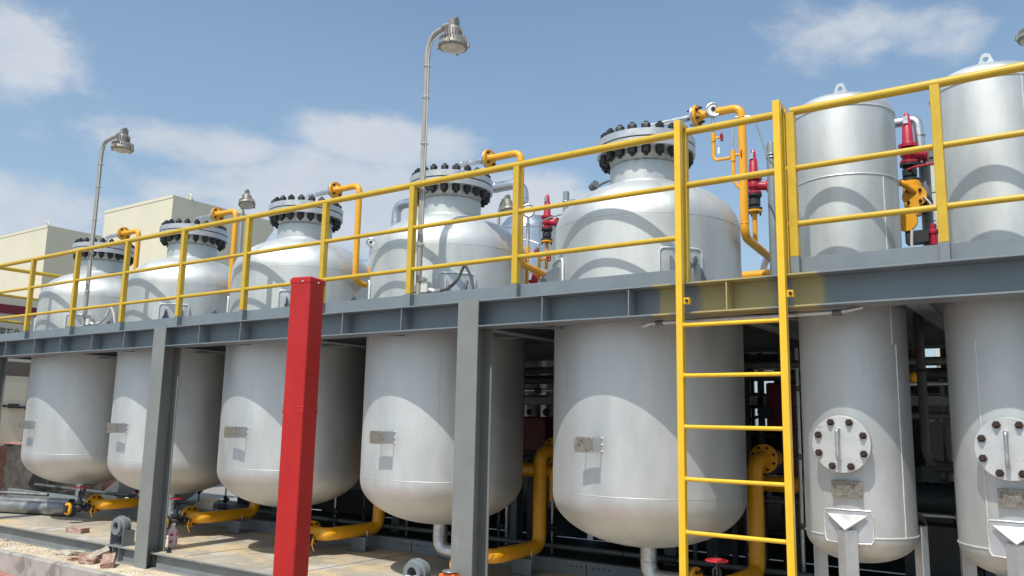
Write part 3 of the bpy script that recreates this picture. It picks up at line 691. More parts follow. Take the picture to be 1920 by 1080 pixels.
# ------------------------------------------------------------------ lamps
def lamp(x, y, zb, zt, rz, reach, label, tilt=.12, cable=True):
    t = thing('lamp_post', label, 'lamp', (x, y, zb), rz, group='explosion proof lamps on bent poles'); H = zt-zb
    b = MB(); b.tube([(0, 0, 0), (0, 0, H-.16), (.05, 0, H-.03), (reach-.06, 0, H)], .0235, 16, .09, 8); b.build('pole', m_pole, t)
    R_ = Matrix.Rotation(tilt, 3, 'Y')
    hd = bpy.data.objects.new('lamp_head', None)
    b = MB()
    b.lathe([(.0, .0), (.030, 0), (.030, .09), (.026, .10), (0, .10)], 16, (reach-.095, 0, H), 'X', caps=False)
    b.box((reach+.02, 0, H), (.06, .07, .075)); b.box((reach+.01, 0, H+.045), (.09, .03, .02))
    c = Vector((reach+.02, 0, H-.03))
    prof = [(.0, 0), (.055, -.0), (.062, -.02), (.066, -.085), (.074, -.095), (.085, -.10), (.098, -.125), (.118, -.135), (.125, -.165), (.118, -.178), (.10, -.18)]
    b.lathe(prof, 40, c, R_, caps=False)
    for k in range(28):
        a = 2*pi*k/28; b.box(c+R_ @ Vector((.104*cos(a), .104*sin(a), -.118)), (.03, .005, .04), R_ @ Matrix.Rotation(a, 3, 'Z'))
    for k in range(18):
        a = 2*pi*k/18; b.box(c+R_ @ Vector((.066*cos(a), .066*sin(a), -.045)), (.012, .004, .07), R_ @ Matrix.Rotation(a, 3, 'Z'))
    for k in range(4):
        a = 2*pi*k/4+.4; b.box(c+R_ @ Vector((.128*cos(a), .128*sin(a), -.16)), (.024, .02, .04), R_ @ Matrix.Rotation(a, 3, 'Z'))
    b.build('lamp_head', m_lamp, t)
    b = MB(); b.lathe([(.104, -.176), (.09, -.19), (.05, -.203), (0, -.208)], 32, c, R_, caps=False); b.build('lens', m_lens, t)
    if cable:
        b = MB(); b.tube([(.03, -.01, .5), (.027, -.016, 1.0), (.032, -.01, 1.5), (.028, -.014, H-.2), (.06, -.012, H-.09), (reach-.05, -.01, H-.04)], .004, 6, .05)
        for z in (.5, .95, 1.35, 1.75, H-.3):
            if z < H-.2: b.torus((.006, 0, z), .031, .003, 'Z', 16, 6); b.cyl((.03, -.012, z), (.09, -.03, z+.01), .0015, 5)
        b.build('cable', m_cable, t)
    return t
lamp(-4.375, 4.925, .9, 3.225, .0, .26, 'tall lamp post in the picture centre rising beside the fourth vessel', .03)
lamp(-9.45, 4.925, .9, 3.225, .0, .44, 'lamp post at the left, rising in front of the far left vessel', .03)
lamp(-10.53, 7.75, .9, 3.36, RD(-25), .2, 'small lamp on a thin pole behind the second vessel, near the cream box', -.3, False)
lamp(-7.12, 9.75, .9, 3.27, RD(-20), .2, 'lamp whose head peeks out behind the neck of the fourth vessel', -.2, False)
lamp(.045, 7.6, .9, 3.36, RD(180), .2, 'lamp cut off at the top right corner of the picture', -.1, False)

# junction boxes with looping flexible conduit at the lamp feet
for (x, s, lab) in ((-4.31, 1, 'small junction box with looping flexible conduit at the foot of the central lamp post'), (-9.36, .9, 'small junction box with looping flexible conduit at the foot of the left lamp post')):
    t = thing('junction_box', lab, 'junction box', (x, 4.94, .95), group='junction boxes at the lamp posts')
    b = MB(); b.box((0, 0, .10), (.07, .06, .09)); b.box((-.02, -.01, .165), (.05, .05, .03)); b.cyl((.035, 0, .08), (.10, 0, .06), .018, 12); b.build('box', m_cable, t, bevel=.006)
    b = MB()
    b.tube([(.10, 0, .06), (.22, 0, .07), (.30, .02, .13), (.35, .03, .24), (.37, .03, .25), (.41, .05, .17), (.45, .06, .0), (.47, .06, -.05)], .012, 10, .05)
    b.tube([(-.05, 0, .08), (-.16, 0, .06), (-.28, .02, .045)], .010, 10, .04)
    b.build('flexible_conduit', m_castgrey if x > -5 else m_cable, t)
    b = MB(); b.cyl((.10, 0, .06), (.16, 0, .062), .019, 12); b.cyl((-.04, 0, .08), (-.10, 0, .07), .017, 12); b.build('gland', m_galv, t, split=True)

# ------------------------------------------------------------------ relief valves, gauges and small piping behind the railing
def relief(x, y, z0, s, label, lever=False, group='red relief valves'):
    """z0 = foot of the yellow inlet flange"""
    t = thing('relief_valve', label, 'valve', (x, y, z0), group=group)
    b = MB(); b.lathe([(.022, -.32), (.022, 0), (.035, .0), (.07, .004), (.07, .022), (.04, .024)], 28); b.build('inlet_pipe', m_pipe, t)
    b = MB(); b.lathe([(.07, .026), (.07, .045), (.04, .047), (.04, .05), (.055, .07), (.055, .12), (.04, .14), (.04, .15), (.07, .152), (.07, .17)], 28); b.build('isolation_valve', m_cast, t)
    b = MB(); b.lathe([(.068, .174), (.068, .192), (.035, .196), (.035, .21), (.06, .235), (.064, .27), (.05, .30), (.075, .305), (.075, .33), (.05, .335), (.043, .36), (.036, .50), (.03, .51), (.026, .56), (.018, .585), (.012, .60)], 32)
    b.cyl((.02, .0, .25), (.13, .03, .24), .04, 20); b.lathe([(.06, 0), (.06, .02)], 24, (.115, .03, .24), 'X')
    b.cyl((0, 0, .33), (0, -.046, .33), .012, 8); b.build('body', m_valvered, t)
    b = MB(); b.bb(-.018, .016, -.045, -.04, .50, .56); b.build('tag', m_galv, t)
    flange_bolts(t, (0, 0, .015), 'Z', .056, 4, .03, .009); flange_bolts(t, (0, 0, .172), 'Z', .056, 4, .03, .009)
    if lever:
        b = MB(); b.tube([(0, -.06, .11), (.05, -.07, .12), (.22, -.07, .13)], .009, 10, .03); b.build('lever', m_wheel, t)
    for ch in ALLK(t): ch.scale = (s, s, s); ch.location = ch.location*s
    return t
relief(-2.135, 6.4, 1.70, .88, 'red relief valve just left of the grey standpipe, behind the ladder opening')
relief(-4.11, 6.4, 1.67, .78, 'red relief valve between the fourth vessel and the ladder vessel')
relief(-.915, 5.93, 1.63, .84, 'large red relief valve with a red lever between the two slim vessels', True)
t = thing('pipe_plug', 'small red capped fitting just above the beam between the slim vessels', 'fitting', (-.79, 5.9, 1.20))
b = MB(); b.lathe([(.025, 0), (.025, .07), (.032, .072), (.032, .09), (.02, .1), (.02, .13), (.012, .14)], 16); b.tube([(0, 0, .08), (.035, -.01, .085)], .014, 10); b.build('body', m_valvered, t)

def gauge(x, y, z, rz, s, label):
    t = thing('pressure_gauge', label, 'gauge', (x, y, z), rz, group='round pressure gauges'); 
    ax = Matrix(((1, 0, 0), (0, 0, 1), (0, -1, 0)))
    b = MB(); b.lathe([(.0, .02), (.050, .02), (.054, .012), (.054, -.02), (.046, -.022)], 36, (0, 0, .16), ax, caps=False); b.torus((0, -.021, .16), .049, .005, 'Y', 36, 8)
    b.lathe([(.012, .0), (.012, .03), (.018, .032), (.018, .055), (.010, .06), (.010, .11)], 12); b.build('case', m_galv, t)
    b = MB(); b.lathe([(.0, -.019), (.047, -.019)][::-1], 32, (0, 0, .16), ax, caps=False); b.build('dial', m_white, t)
    b = MB(); b.cyl((0, -.021, .165), (0, -.024, .165), .016, 14); b.cyl((0, -.021, .16), (.03, -.022, .185), .002, 6)
    for k in range(9):
        a = RD(-40+k*32.5); b.box((cos(a)*.038, -.0205, .16+sin(a)*.038), (.006, .001, .002), Matrix.Rotation(-a, 3, 'Y'))
    b.build('needle', m_bolt, t)
    for ch in ALLK(t): ch.scale = (s, s, s); ch.location = ch.location*s
    return t
gz = .16
gauge(-2.235, 5.80, 2.215, RD(30), 1.05, 'round pressure gauge in front of the yellow gooseneck of the ladder vessel')
gauge(-4.19, 6.2, 1.76, RD(30), 1.15, 'round pressure gauge between the fourth vessel and the ladder vessel')
gauge(-6.20, 6.2, 1.71, RD(30), .95, 'round pressure gauge between the middle vessel and the fourth vessel')

def impulse(x, y, z, label, second=True):
    """yellow gauge piping with red handwheel needle valves"""
    t = thing('gauge_piping', label, 'pipe', (x, y, z), group='small yellow gauge pipes')
    b = MB(); b.tube([(0, 0, 0), (0, 0, -.22), (.13, 0, -.22)], .012, 12, .04); b.lathe([(.018, -.07), (.02, -.01)], 12); b.cyl((0, 0, -.045), (.055, 0, -.045), .009, 10)
    b.lathe([(.019, -.25), (.019, -.17)], 12, (.15, 0, 0)); b.cyl((.15, 0, -.205), (.21, 0, -.205), .009, 10); b.tube([(.15, 0, -.25), (.15, 0, -.42), (.24, .02, -.5)], .013, 12, .06); b.build('tube', m_pipe, t)
    b = MB(); handwheel(b, (.065, 0, -.045), .03, 'X', .004); b.build('handwheel', m_wheel, t)
    b = MB(); handwheel(b, (.22, 0, -.205), .03, 'X', .004); b.build('handwheel', m_wheel, t)
    b = MB(); b.tube([(.15, 0, -.17), (.15, 0, .06), (.17, .0, .09), (.30, .02, .08), (.34, .05, -.05), (.38, .1, -.25), (.5, .3, -.42)], .007, 8, .04); b.build('steel_tube', m_galv, t)
    b = MB(); b.tube([(.03, -.01, -.05), (.045, -.012, -.12)], .0015, 5); b.box((.045, -.012, -.15), (.016, .002, .05)); b.build('tag', m_white, t)
impulse(-2.235, 5.80, 2.205, 'yellow gauge piping with two red handwheels left of the thick gooseneck drop')
def impulse2(x, y, z, label):
    t = thing('gauge_piping', label, 'pipe', (x, y, z), group='small yellow gauge pipes')
    b = MB(); b.tube([(0, 0, 0), (0, 0, -.34)], .014, 12); b.lathe([(.021, -.06), (.021, 0)], 12); b.cyl((0, 0, -.07), (.09, 0, -.055), .01, 10)
    b.tube([(.13, 0, -.1), (.13, 0, -.36)], .013, 12); b.cyl((.13, 0, -.14), (.22, 0, -.12), .01, 10); b.tube([(-.1, .1, -.36), (.1, 0, -.38), (.45, 0, -.44)], .026, 14); b.build('tube', m_pipe, t)
    b = MB(); handwheel(b, (.10, 0, -.05), .034, 'X', .005); b.build('handwheel', m_wheel, t)
    b = MB(); handwheel(b, (.23, 0, -.12), .034, 'X', .005); b.build('handwheel', m_wheel, t)
    b = MB(); b.tube([(.13, 0, -.1), (.13, 0, .19), (.17, 0, .24), (.5, 0, .28)], .007, 8, .04); b.lathe([(.017, -.001), (.017, .15), (.01, .18)], 12, (0, 0, 0)); b.tube([(-.14, 0, .09), (0, 0, .07), (.12, .05, .02)], .006, 8); b.build('steel_tube', m_galv, t)
impulse2(-4.19, 6.2, 1.60, 'yellow gauge piping with red handwheels between the fourth vessel and the ladder vessel')
impulse2(-6.20, 6.2, 1.60, 'thin yellow gauge piping between the middle vessel and the fourth vessel')

# grey standpipe with clamp and thick yellow pipe behind it
def standpipe(x, y, z0, z1, r, label):
    t = thing('standpipe', label, 'pipe', (x, y, z0), group='grey capped standpipes')
    b = MB(); b.lathe([(r, 0), (r, z1-z0-.02), (r*.8, z1-z0-.004), (0, z1-z0)], 24); b.build('pipe', m_castgrey if False else m_grey, t)
    b = MB()
    for k in (0,): b.torus((0, 0, z1-z0-.10), r+.004, .005, 'Z', 20, 6); b.torus((0, 0, z1-z0-.125), r+.004, .005, 'Z', 20, 6); b.box((r+.03, 0, z1-z0-.11), (.06, .02, .05)); b.tube([(r+.05, 0, z1-z0-.1), (.2, 0, z1-z0-.115), (.26, .05, z1-z0-.16)], .008, 8)
    b.build('clamp', m_galv, t)
    b = MB()
    for z in (.32*(z1-z0), .6*(z1-z0)): b.box((r+.012, 0, z), (.03, .05, .05))
    b.build('bracket', m_cast, t)
standpipe(-1.925, 6.2, .885, 2.19, .035, 'tall grey capped standpipe seen between the ladder rails')
standpipe(-3.72, 6.1, .885, 2.04, .028, 'grey capped standpipe peeking out behind the left shoulder of the ladder vessel')

t = thing('instrument', 'small blue grey instrument head on the left shoulder of the ladder vessel', 'instrument', (-3.46, 6.1, 1.86))
b = MB(); b.cyl((0, 0, .17), (.06, -.03, .19), .035, 16); b.cyl((.03, 0, .1), (.03, 0, .18), .022, 12); b.tube([(.05, 0, .17), (.12, 0, .2), (.22, 0, .215), (.24, .02, .12)], .011, 10, .02); b.build('head', m_vessel, t); 

# clad silver pipes
def clad(pts, r, label, rings, bend=.1):
    t = thing('clad_pipe', label, 'pipe', pts[0]); o = Vector(pts[0]); P = [Vector(p)-o for p in pts]
    b = MB(); b.tube(P, r, 24, bend, 5); b.build('cladding', m_insul, t, angle=20)
    b = MB()
    for c, ax in rings: b.torus(Vector(c)-o, r+.001, .004, ax, 28, 6)
    b.build('band', m_galv, t, split=True)
clad([(-6.42, 6.8, 1.7), (-6.42, 6.8, 2.44), (-4.74, 6.8, 2.44), (-4.66, 6.8, 2.36), (-4.66, 6.8, 2.22)], .054, 'shiny clad pipe passing behind the neck of the fourth vessel', [((-6.42, 6.8, 2.25), 'Z'), ((-6.1, 6.8, 2.44), 'X'), ((-5, 6.8, 2.44), 'X'), ((-4.66, 6.8, 2.27), 'Z')], .12)
clad([(-1.0, 6.0, 2.10), (-.86, 6.0, 2.10), (-.845, 6.0, 1.78)], .034, 'shiny clad pipe bending down from the slim vessel beside the ladder', [((-.9, 6, 2.1), 'X'), ((-.848, 6.0, 1.98), 'Z')], .05)
t = thing('downpipe', 'grey vertical pipe below the large red relief valve', 'pipe', (-.84, 6.05, .88)); b = MB(); b.tube([(0, 0, 0), (0, 0, .9)], .036, 18); b.build('pipe', m_vessel, t)
t = thing('yellow_valve_body', 'bolted yellow flange valve under the large red relief valve', 'valve', (-.885, 5.92, 1.41))
b = MB(); b.lathe([(.075, -.06), (.075, -.03)], 28, (0, 0, .12), 'Y'); b.lathe([(.05, -.1), (.06, .12)], 20, (-.02, .0, .1)); b.tube([(-.2, -.1, .21), (-.06, -.12, .21), (0, -.05, .15)], .022, 14, .04)
b.lathe([(.07, -.06), (.07, -.035)], 28, (-.06, 0, -.04), 'Y'); b.build('body', m_pipe, t)
b = MB(); b.lathe([(.07, -.03), (.075, .06)], 28, (.02, 0, .09), 'Y'); b.box((0, 0, -.15), (.14, .1, .08)); b.build('dark_body', m_cast, t, split=True)
flange_bolts(t, (0, -.02-.03, .12), 'Y', .052, 4, .02, .011, m_rust)
t = thing('hose', 'pale cables looping down between the slim vessels', 'cable', (-.8, 5.85, .9))
b = MB(); b.tube([(-.03, 0, .62), (.02, 0, .55), (.07, 0, .25), (.09, 0, 0)], .006, 8, .1); b.tube([(-.11, 0, .4), (-.12, 0, .25), (-.06, 0, .1), (-.02, 0, 0)], .009, 8, .08); b.build('cable', m_cable, t)

# equipment standing on the deck behind, between ladder vessel and slim vessel
t = thing('yellow_header', 'thick horizontal yellow pipe low behind the ladder opening', 'pipe', (-2.7, 6.9, 1.28))
b = MB(); b.tube([(0, 0, 0), (1.1, 0, .0)], .045, 20); b.build('pipe', m_pipe, t)
t = thing('clad_vessel', 'pale clad vertical tank behind the gap left of the ladder vessel', 'tank', (-6.0, 8.9, .887))
b = MB(); b.lathe([(.42, 0), (.42, 1.62), (.30, 1.78), (0, 1.85)], 48, caps=False); b.build('shell', m_insul, t)
b = MB()
for z in (.5, 1.0, 1.6): b.torus((0, 0, z), .421, .008, 'Z', 48, 6)
b.build('band', m_galv, t, split=True)
t = thing('valve_cluster', 'red and black valve block low between the fourth vessel and the ladder vessel', 'valve', (-4.25, 6.5, 1.0))
b = MB(); b.lathe([(.06, 0), (.06, .05), (.08, .052), (.08, .075), (.05, .08), (.05, .15)], 20, (.02, 0, .05)); b.box((.03, 0, .09), (.26, .1, .05)); b.build('dark_body', m_cast, t)
b = MB(); b.lathe([(.05, .15), (.05, .24), (.07, .242), (.07, .262), (.04, .27), (.03, .33)], 20, (-.05, 0, .08)); b.build('red_body', m_valvered, t)
b = MB(); b.tube([(-.3, 0, .04), (.2, 0, .04)], .03, 14); b.build('pipe', m_pipe, t)
t = thing('valve_cluster', 'red and silver valve group low between the ladder rails', 'valve', (-2.02, 7.0, 1.0))
b = MB(); b.lathe([(.05, .15), (.06, .35), (.08, .36), (.08, .38), (.04, .40), (.03, .62)], 20, (.16, 0, .12)); b.build('red_body', m_valvered, t)
b = MB(); b.tube([(-.25, 0, -.1), (-.25, 0, .42), (-.1, 0, .52), (.15, 0, .5)], .03, 14, .12); b.sphere((.05, 0, .55), .09, 16); b.box((.05, 0, .25), (.5, .12, .03)); b.tube([(.24, 0, .1), (.26, 0, .7)], .045, 16); b.build('clad_body', m_insul, t)
b = MB(); b.tube([(-.02, -.05, .45), (.3, -.05, .5), (.42, -.05, .2)], .008, 8, .1); b.box((.40, 0, .48), (.12, .08, .1)); b.box((.42, 0, .8), (.12, .08, .1)); b.build('dark_fitting', m_cast, t)

# ------------------------------------------------------------------ foreground red post
rx, ry, wp, th_ = -3.0997, 2.7, .12, -.22
A = Vector((-cos(th_), sin(th_), 0)); B = Vector((sin(th_), cos(th_), 0))
cc = Vector((rx, ry, 0))+A*wp/2+B*wp/2
t = thing('red_post', 'square red painted post standing in front of the vessels', 'post', (cc.x, cc.y, GZ), math.atan2(-A.y, -A.x))
b = MB(); b.box((0, 0, (.665-GZ)/2), (wp, wp, .665-GZ)); b.build('post', m_redpost, t, bevel=.010, seg=3)
b = MB(); b.box((0, 0, .668-GZ), (wp+.003, wp+.003, .022)); b.box((0, 0, .685-GZ), (wp+.001, wp+.001, .010), taper=.85); b.build('cap', m_redpost, t, bevel=.003)
b = MB(); b.box((0, 0, .055-GZ), (wp+.0014, wp+.0014, .012)); b.box((0, 0, .035-GZ), (wp+.0022, wp+.0010, .022)); b.build('splice', m_redpost, t, bevel=.005)
b = MB(); b.sphere((wp*.15, -wp/2-.005, .664-GZ), .004, 8); b.sphere((wp/2+.005, -.0, .664-GZ), .004, 8); b.build('screw', m_white, t, split=True)

# ------------------------------------------------------------------ loose things on the skid and plinth
def brick(x, y, z, rz, rx_=0, ry_=0, s=(.24, .115, .053), label='', m=None, name='brick', cat='brick', rough=0):
    o = None; b = MB(); rng = random.Random(int(x*1000+y*77))
    b.box((0, 0, 0), s)
    bmesh.ops.subdivide_edges(b.bm, edges=b.bm.edges[:], cuts=3, use_grid_fill=True)
    for v in b.bm.verts:
        v.co += Vector((rng.uniform(-1, 1), rng.uniform(-1, 1), rng.uniform(-1, 1)))*(.0018+rough)
        if rough and v.co.x > s[0]*.2: v.co.x -= rough*2*rng.random()
    o = b.build(name, m or m_brick, None, angle=25); o.location = (x, y, z); o.rotation_euler = (rx_, ry_, rz)
    tag(o, label, cat, 'bricks and rubble on the base'); return o
brick(-9.50, 5.12, -1.283, RD(12), label='single whole brick lying on the skid deck at the left')
brick(-8.03, 4.66, -1.405, RD(-35), RD(8), RD(14), label='largest pinkish brick lying tilted on top of the rubble heap')
brick(-8.33, 4.64, -1.43, RD(30), 0, 0, (.16, .11, .05), 'short broken brick under the front of the heap', rough=.006)
brick(-8.36, 4.74, -1.39, RD(62), RD(-30), RD(-25), (.22, .11, .05), 'pale mortar covered brick leaning up against the heap', m_stone, rough=.004)
brick(-8.56, 4.76, -1.43, RD(10), 0, 0, (.2, .11, .053), 'dark red brick at the back left of the heap')
brick(-8.60, 4.63, -1.443, RD(50), 0, 0, (.12, .09, .035), 'small brown rubble piece left of the heap', rough=.008)
brick(-9.02, 4.76, -1.445, RD(20), RD(6), 0, (.19, .12, .03), 'flat pale stone slab on the sandy ledge', m_stone, 'stone', 'stone', rough=.008)
brick(-8.92, 4.84, -1.437, RD(70), 0, RD(8), (.15, .1, .028), 'flat stone lying behind the slab on the sandy ledge', m_stone, 'stone', 'stone', rough=.008)
for x, y, l_ in ((-10.75, 4.83, 'small pebble at the far left end of the ledge'), (-10.45, 4.8, 'small pebble just right of the far left pebble')):
    brick(x, y, -1.449, 1., 0, 0, (.05, .035, .022), l_, m_stone, 'stone', 'stone', rough=.005)
# scattered grit
rng = random.Random(3); b = MB()
for k in range(700):
    x = rng.uniform(-11, -7.3); y = rng.uniform(4.55, 4.84); s = rng.uniform(.003, .011); b.box((x, y, -1.459+s*.3), (s, s*rng.uniform(.6, 1.2), s*.7), Matrix.Rotation(rng.uniform(0, 3), 3, 'Z'))
for k in range(420):
    x = rng.uniform(-11, -4.5); y = rng.uniform(4.95, 6.3); s = rng.uniform(.003, .010); b.box((x, y, -1.310+s*.3), (s, s*rng.uniform(.6, 1.2), s*.6), Matrix.Rotation(rng.uniform(0, 3), 3, 'Z'))
g = b.build('grit', m_stone); tag(g, kind='stuff')

# pink drink bottle
t = thing('drink_bottle', 'pink and white plastic drink bottle standing right of the left column', 'bottle', (-7.80, 5.19, -1.3105), RD(38))
b = MB(); h_ = .16; w = .036
def ring(hw, z, c=.35): return [(hw*(1 if i in (0, 1, 6, 7) else c if i in (2, 5) else c)*(1), 0, z) for i in range(8)]
def octo(hw, z, k=.72): return [Vector(p+(z,)) for p in ((hw, -hw*k), (hw, hw*k), (hw*k, hw), (-hw*k, hw), (-hw, hw*k), (-hw, -hw*k), (-hw*k, -hw), (hw*k, -hw))]
def loft(b, rings):
    rr = [[b.bm.verts.new(p) for p in r] for r in rings]
    for a_, c_ in zip(rr, rr[1:]):
        for i_ in range(8): b.bm.faces.new((a_[i_], a_[(i_+1) % 8], c_[(i_+1) % 8], c_[i_]))
    b.bm.faces.new(rr[0][::-1]); b.bm.faces.new(rr[-1])
m_bottle = mat('bottle_plastic', (.78, .62, .63), .25, .0, .05, 20, coat=.5)
m_pinklab = mat('bottle_label', (.80, .60, .63), .4, .0, .06, 30)
m_magenta = mat('label_magenta', (.55, .05, .14), .4, .0, .1, 30)
loft(b, [octo(w*.92, 0), octo(w, .01), octo(w, .15), octo(w*.97, .165), octo(w*.42, .205, .8), octo(w*.42, .212, .8)]); b.build('bottle_body', m_bottle, t, bevel=.002)
b = MB(); loft(b, [octo(w*1.012, .02), octo(w*1.012, .148)]); b.build('label_sleeve', m_pinklab, t)
b = MB(); b.lathe([(.0175, .2125), (.0175, .235), (.0155, .237)], 20); b.build('cap', m_white, t)
b = MB()
for ax_, sg in (('x', 1), ('y', -1)):
    for kx, kz, rx1, rz1 in ((0, .127, .020, .014), (-.004, .055, .012, .014), (.006, .07, .006, .008)):
        P = [(rx1*cos(2*pi*j/18)+kx, rz1*sin(2*pi*j/18)+kz) for j in range(18)]
        if ax_ == 'x': b.poly([(w*1.014, p, q) for p, q in P], (.0006, 0, 0))
        else: b.poly([(p, -w*1.014, q) for p, q in P], (0, -.0006, 0))
for k in range(4): b.bb(w*1.014, w*1.014+.0006, -.012, .014-.003*k, .092-k*.011, .095-k*.011)
b.build('label_print', m_magenta, t)
# small white carton standing behind the column
t = thing('cardboard_box', 'small pale carton half hidden beside the pink bottle', 'box', (-8.0, 5.28, -1.3105)); b = MB(); b.box((0.06, 0, .045), (.13, .04, .09)); b.build('carton', m_white, t, bevel=.002)

# orange tool case, white rope and dark red knob at the bottom edge
t = thing('tool', 'orange tool body at the foot of the central column', 'tool', (-3.78, 4.70, -1.46))
b = MB(); b.box((0, 0, .375), (.11, .07, .09)); b.box((-.06, 0, .35), (.05, .05, .12)); b.build('body', m_orange, t, bevel=.006)
b = MB(); b.lathe([(.06, .43), (.055, .437), (0, .44)], 24, (.0, 0, 0), caps=False); b.box((0, 0, .2), (.1, .06, .24)); b.build('lid', m_vessel, t)
b = MB(); b.sphere((.11, -.02, .40), .018, 14); b.build('knob', m_valvered, t); b = MB(); b.cyl((.11, -.02, .0), (.11, -.02, .39), .006, 8); b.build('stem', m_cast, t)
t = thing('rope', 'bundle of white rope lying in front of the central column', 'rope', (-3.98, 4.70, -1.46))
b = MB(); rng = random.Random(9)
for k in range(7):
    pts = [(-.2+.06*j, rng.uniform(-.04, .04), .31+rng.uniform(-.03, .055)) for j in range(8)]; b.tube(pts, .011, 8, .03, 4)
b.build('strands', m_white, t)
b = MB(); b.box((0, 0, .14), (.42, .12, .27)); b.build('sack', m_white, t, bevel=.03)

# ------------------------------------------------------------------ interior of the skid, in the shade of the deck
def pipe(name, label, pts, r, m, bend=.08, cat='pipe', group=None, n=16):
    t = thing(name, label, cat, pts[0], group=group); o = Vector(pts[0])
    b = MB(); b.tube([Vector(p)-o for p in pts], r, n, bend, 6); b.build('pipe', m, t); return t
t = pipe('dark_pipe', 'long dark pipe running low behind the inner channel', [(-14, 6.78, -1.12), (2.2, 6.78, -1.12)], .024, m_castgrey)
b = MB()
for c in range(-7, 2):
    b.cyl((c*2.03+.9+14, 0, 0), (c*2.03+1.05+14, 0, 0), .034, 14); b.torus((c*2.03+.55+14, 0, 0), .027, .005, 'X', 16, 6)
b.build('coupling', m_cast, t, split=True)
t = pipe('header_pipe', 'thick yellow header pipe crossing behind the vessels', [(-12, 7.25, -.47), (-2.0, 7.25, -.47)], .07, m_pipe)
for i in range(4):
    pipe('branch_pipe', 'small yellow branch curling down beside the thick pipe of '+LBL[i], [(TX[i]+.68, 6.9, -.30), (TX[i]+.68, 6.66, -.32), (TX[i]+.64, 6.62, -.45), (TX[i]+.64, 6.62, -.7)], .015, m_pipe, .1, group='small yellow branches')
rng = random.Random(21)
for i in range(5):
    for k, dx in enumerate((-.55, -.3, .15)):
        x = TX[i]+dx+rng.uniform(-.06, .06); y = 6.95+.25*k
        t = pipe('thin_riser', ('left', 'middle', 'right')[k]+' one of the three thin grey risers behind '+LBL[i], [(x, y, -1.31), (x, y, -.35)], .012, m_galv if k != 1 else m_castgrey, group='thin risers in the shade', n=10)
        b = MB(); b.cyl((0, 0, .22), (0, 0, .30), .025, 10); b.box((.03, 0, .26), (.07, .03, .03)); b.build('valve', m_cast, t)
for k, (z, y, r, m_, l_) in enumerate(((.52, 6.9, .03, m_castgrey, 'dark grey pipe under the deck, nearest the vessels'), (.45, 7.3, .045, m_black_pipe, 'black pipe under the deck behind the dark grey one'), (.58, 8.0, .02, m_galv, 'thin galvanised pipe farthest back under the deck'), (.30, 8.3, .03, m_galv, 'lowest galvanised pipe under the deck'))):
    pipe('horizontal_pipe', l_, [(-11.5, y, z), (2.2, y, z)], r, m_)
t = thing('cable_tray', 'flat grey cable tray under the deck', 'cable tray', (-11, 7.45, .2)); b = MB(); b.bb(0, 13, 0, .006, 0, .07); b.bb(0, 13, .25, .256, 0, .07); b.bb(0, 13, .0065, .2495, 0, .004); b.build('tray', m_vessel, t)
t = thing('horizontal_tank', 'long dull grey horizontal tank in the shade behind the vessels', 'tank', (-6.2, 8.6, -1.31))
b = MB(); b.lathe([(0, -.12), (.2, -.1), (.34, 0), (.36, .06), (.36, 5.6), (.34, 5.66), (.2, 5.76), (0, 5.78)], 40, (0, 0, .62), 'X', caps=False); b.build('shell', m_vessel, t)
for x in (.8, 2.9, 4.9): b = MB(); b.bb(x-.06, x+.06, -.3, .3, 0, .32); b.build('saddle', m_grey, t)
t = thing('clad_vessel', 'dim clad vertical tank seen in the gap left of the ladder vessel', 'tank', (-5.95, 8.95, -.7))
b = MB(); b.lathe([(.34, 0), (.34, 1.55)], 40); b.build('shell', m_insul, t, angle=20)
b = MB(); b.torus((0, 0, .75), .342, .01, 'Z', 40, 6); b.build('band', m_castgrey, t)
t = thing('white_cabinet', 'narrow pale cabinet beside the dim clad tank', 'cabinet', (-5.1, 8.3, -1.0)); b = MB(); b.box((0, 0, .8), (.22, .2, 1.5)); b.build('case', m_cabin, t, bevel=.01)
t = thing('red_actuator', 'dark red actuator box with black legs in the gap left of the ladder vessel', 'actuator', (-4.93, 7.55, -1.31))
b = MB(); b.box((0, 0, 1.2), (.34, .22, .36), taper=.85); b.build('housing', m_actred, t, bevel=.02)
b = MB(); b.box((0, 0, .95), (.40, .26, .03)); b.box((0, 0, .5), (.16, .14, .85)); b.cyl((0, 0, 1.38), (0, 0, 1.5), .02, 10); b.sphere((.1, 0, 1.43), .04, 12); b.sphere((-.12, 0, 1.43), .03, 12); b.build('mount', m_cast, t)
b = MB(); 
for x in (-.17, .17): b.box((x, -.1, .92), (.05, .03, .02)); b.box((x, -.1, .7), (.04, .03, .02))
b.build('bright_clip', m_galv, t, split=True)
t = thing('red_actuator', 'dark red actuator with teal cap and black cables behind the ladder', 'actuator', (-2.30, 7.55, -1.31))
b = MB(); b.box((0, 0, 1.5), (.26, .22, .42)); b.cyl((.05, 0, 1.3), (.05, 0, .8), .08, 16); b.build('housing', m_actred, t, bevel=.02)
b = MB(); b.cyl((-.12, -.12, 1.45), (-.12, -.2, 1.45), .06, 16); b.build('cap', m_teal, t)
b = MB(); b.tube([(-.12, -.1, 1.6), (-.3, -.1, 1.62), (-.32, -.1, 1.3), (-.18, -.1, 1.22), (-.05, -.1, 1.25)], .012, 8, .1); b.tube([(-.14, 0, 1.5), (-.55, 0, 1.5)], .02, 8); b.tube([(-.2, 0, 1.42), (-.42, 0, 1.35), (-.62, 0, 1.15)], .014, 8, .05); b.build('cable', m_black, t)
b = MB(); b.lathe([(.13, 0), (.08, .2)][::-1], 16, (.0, 0, .72)); b.cyl((0, 0, 0), (0, 0, .72), .05, 12); b.build('support', m_cast, t)
t = thing('rack', 'black upright rack posts beside the ladder vessel in the shade', 'rack', (-2.75, 7.45, -1.31))
b = MB()
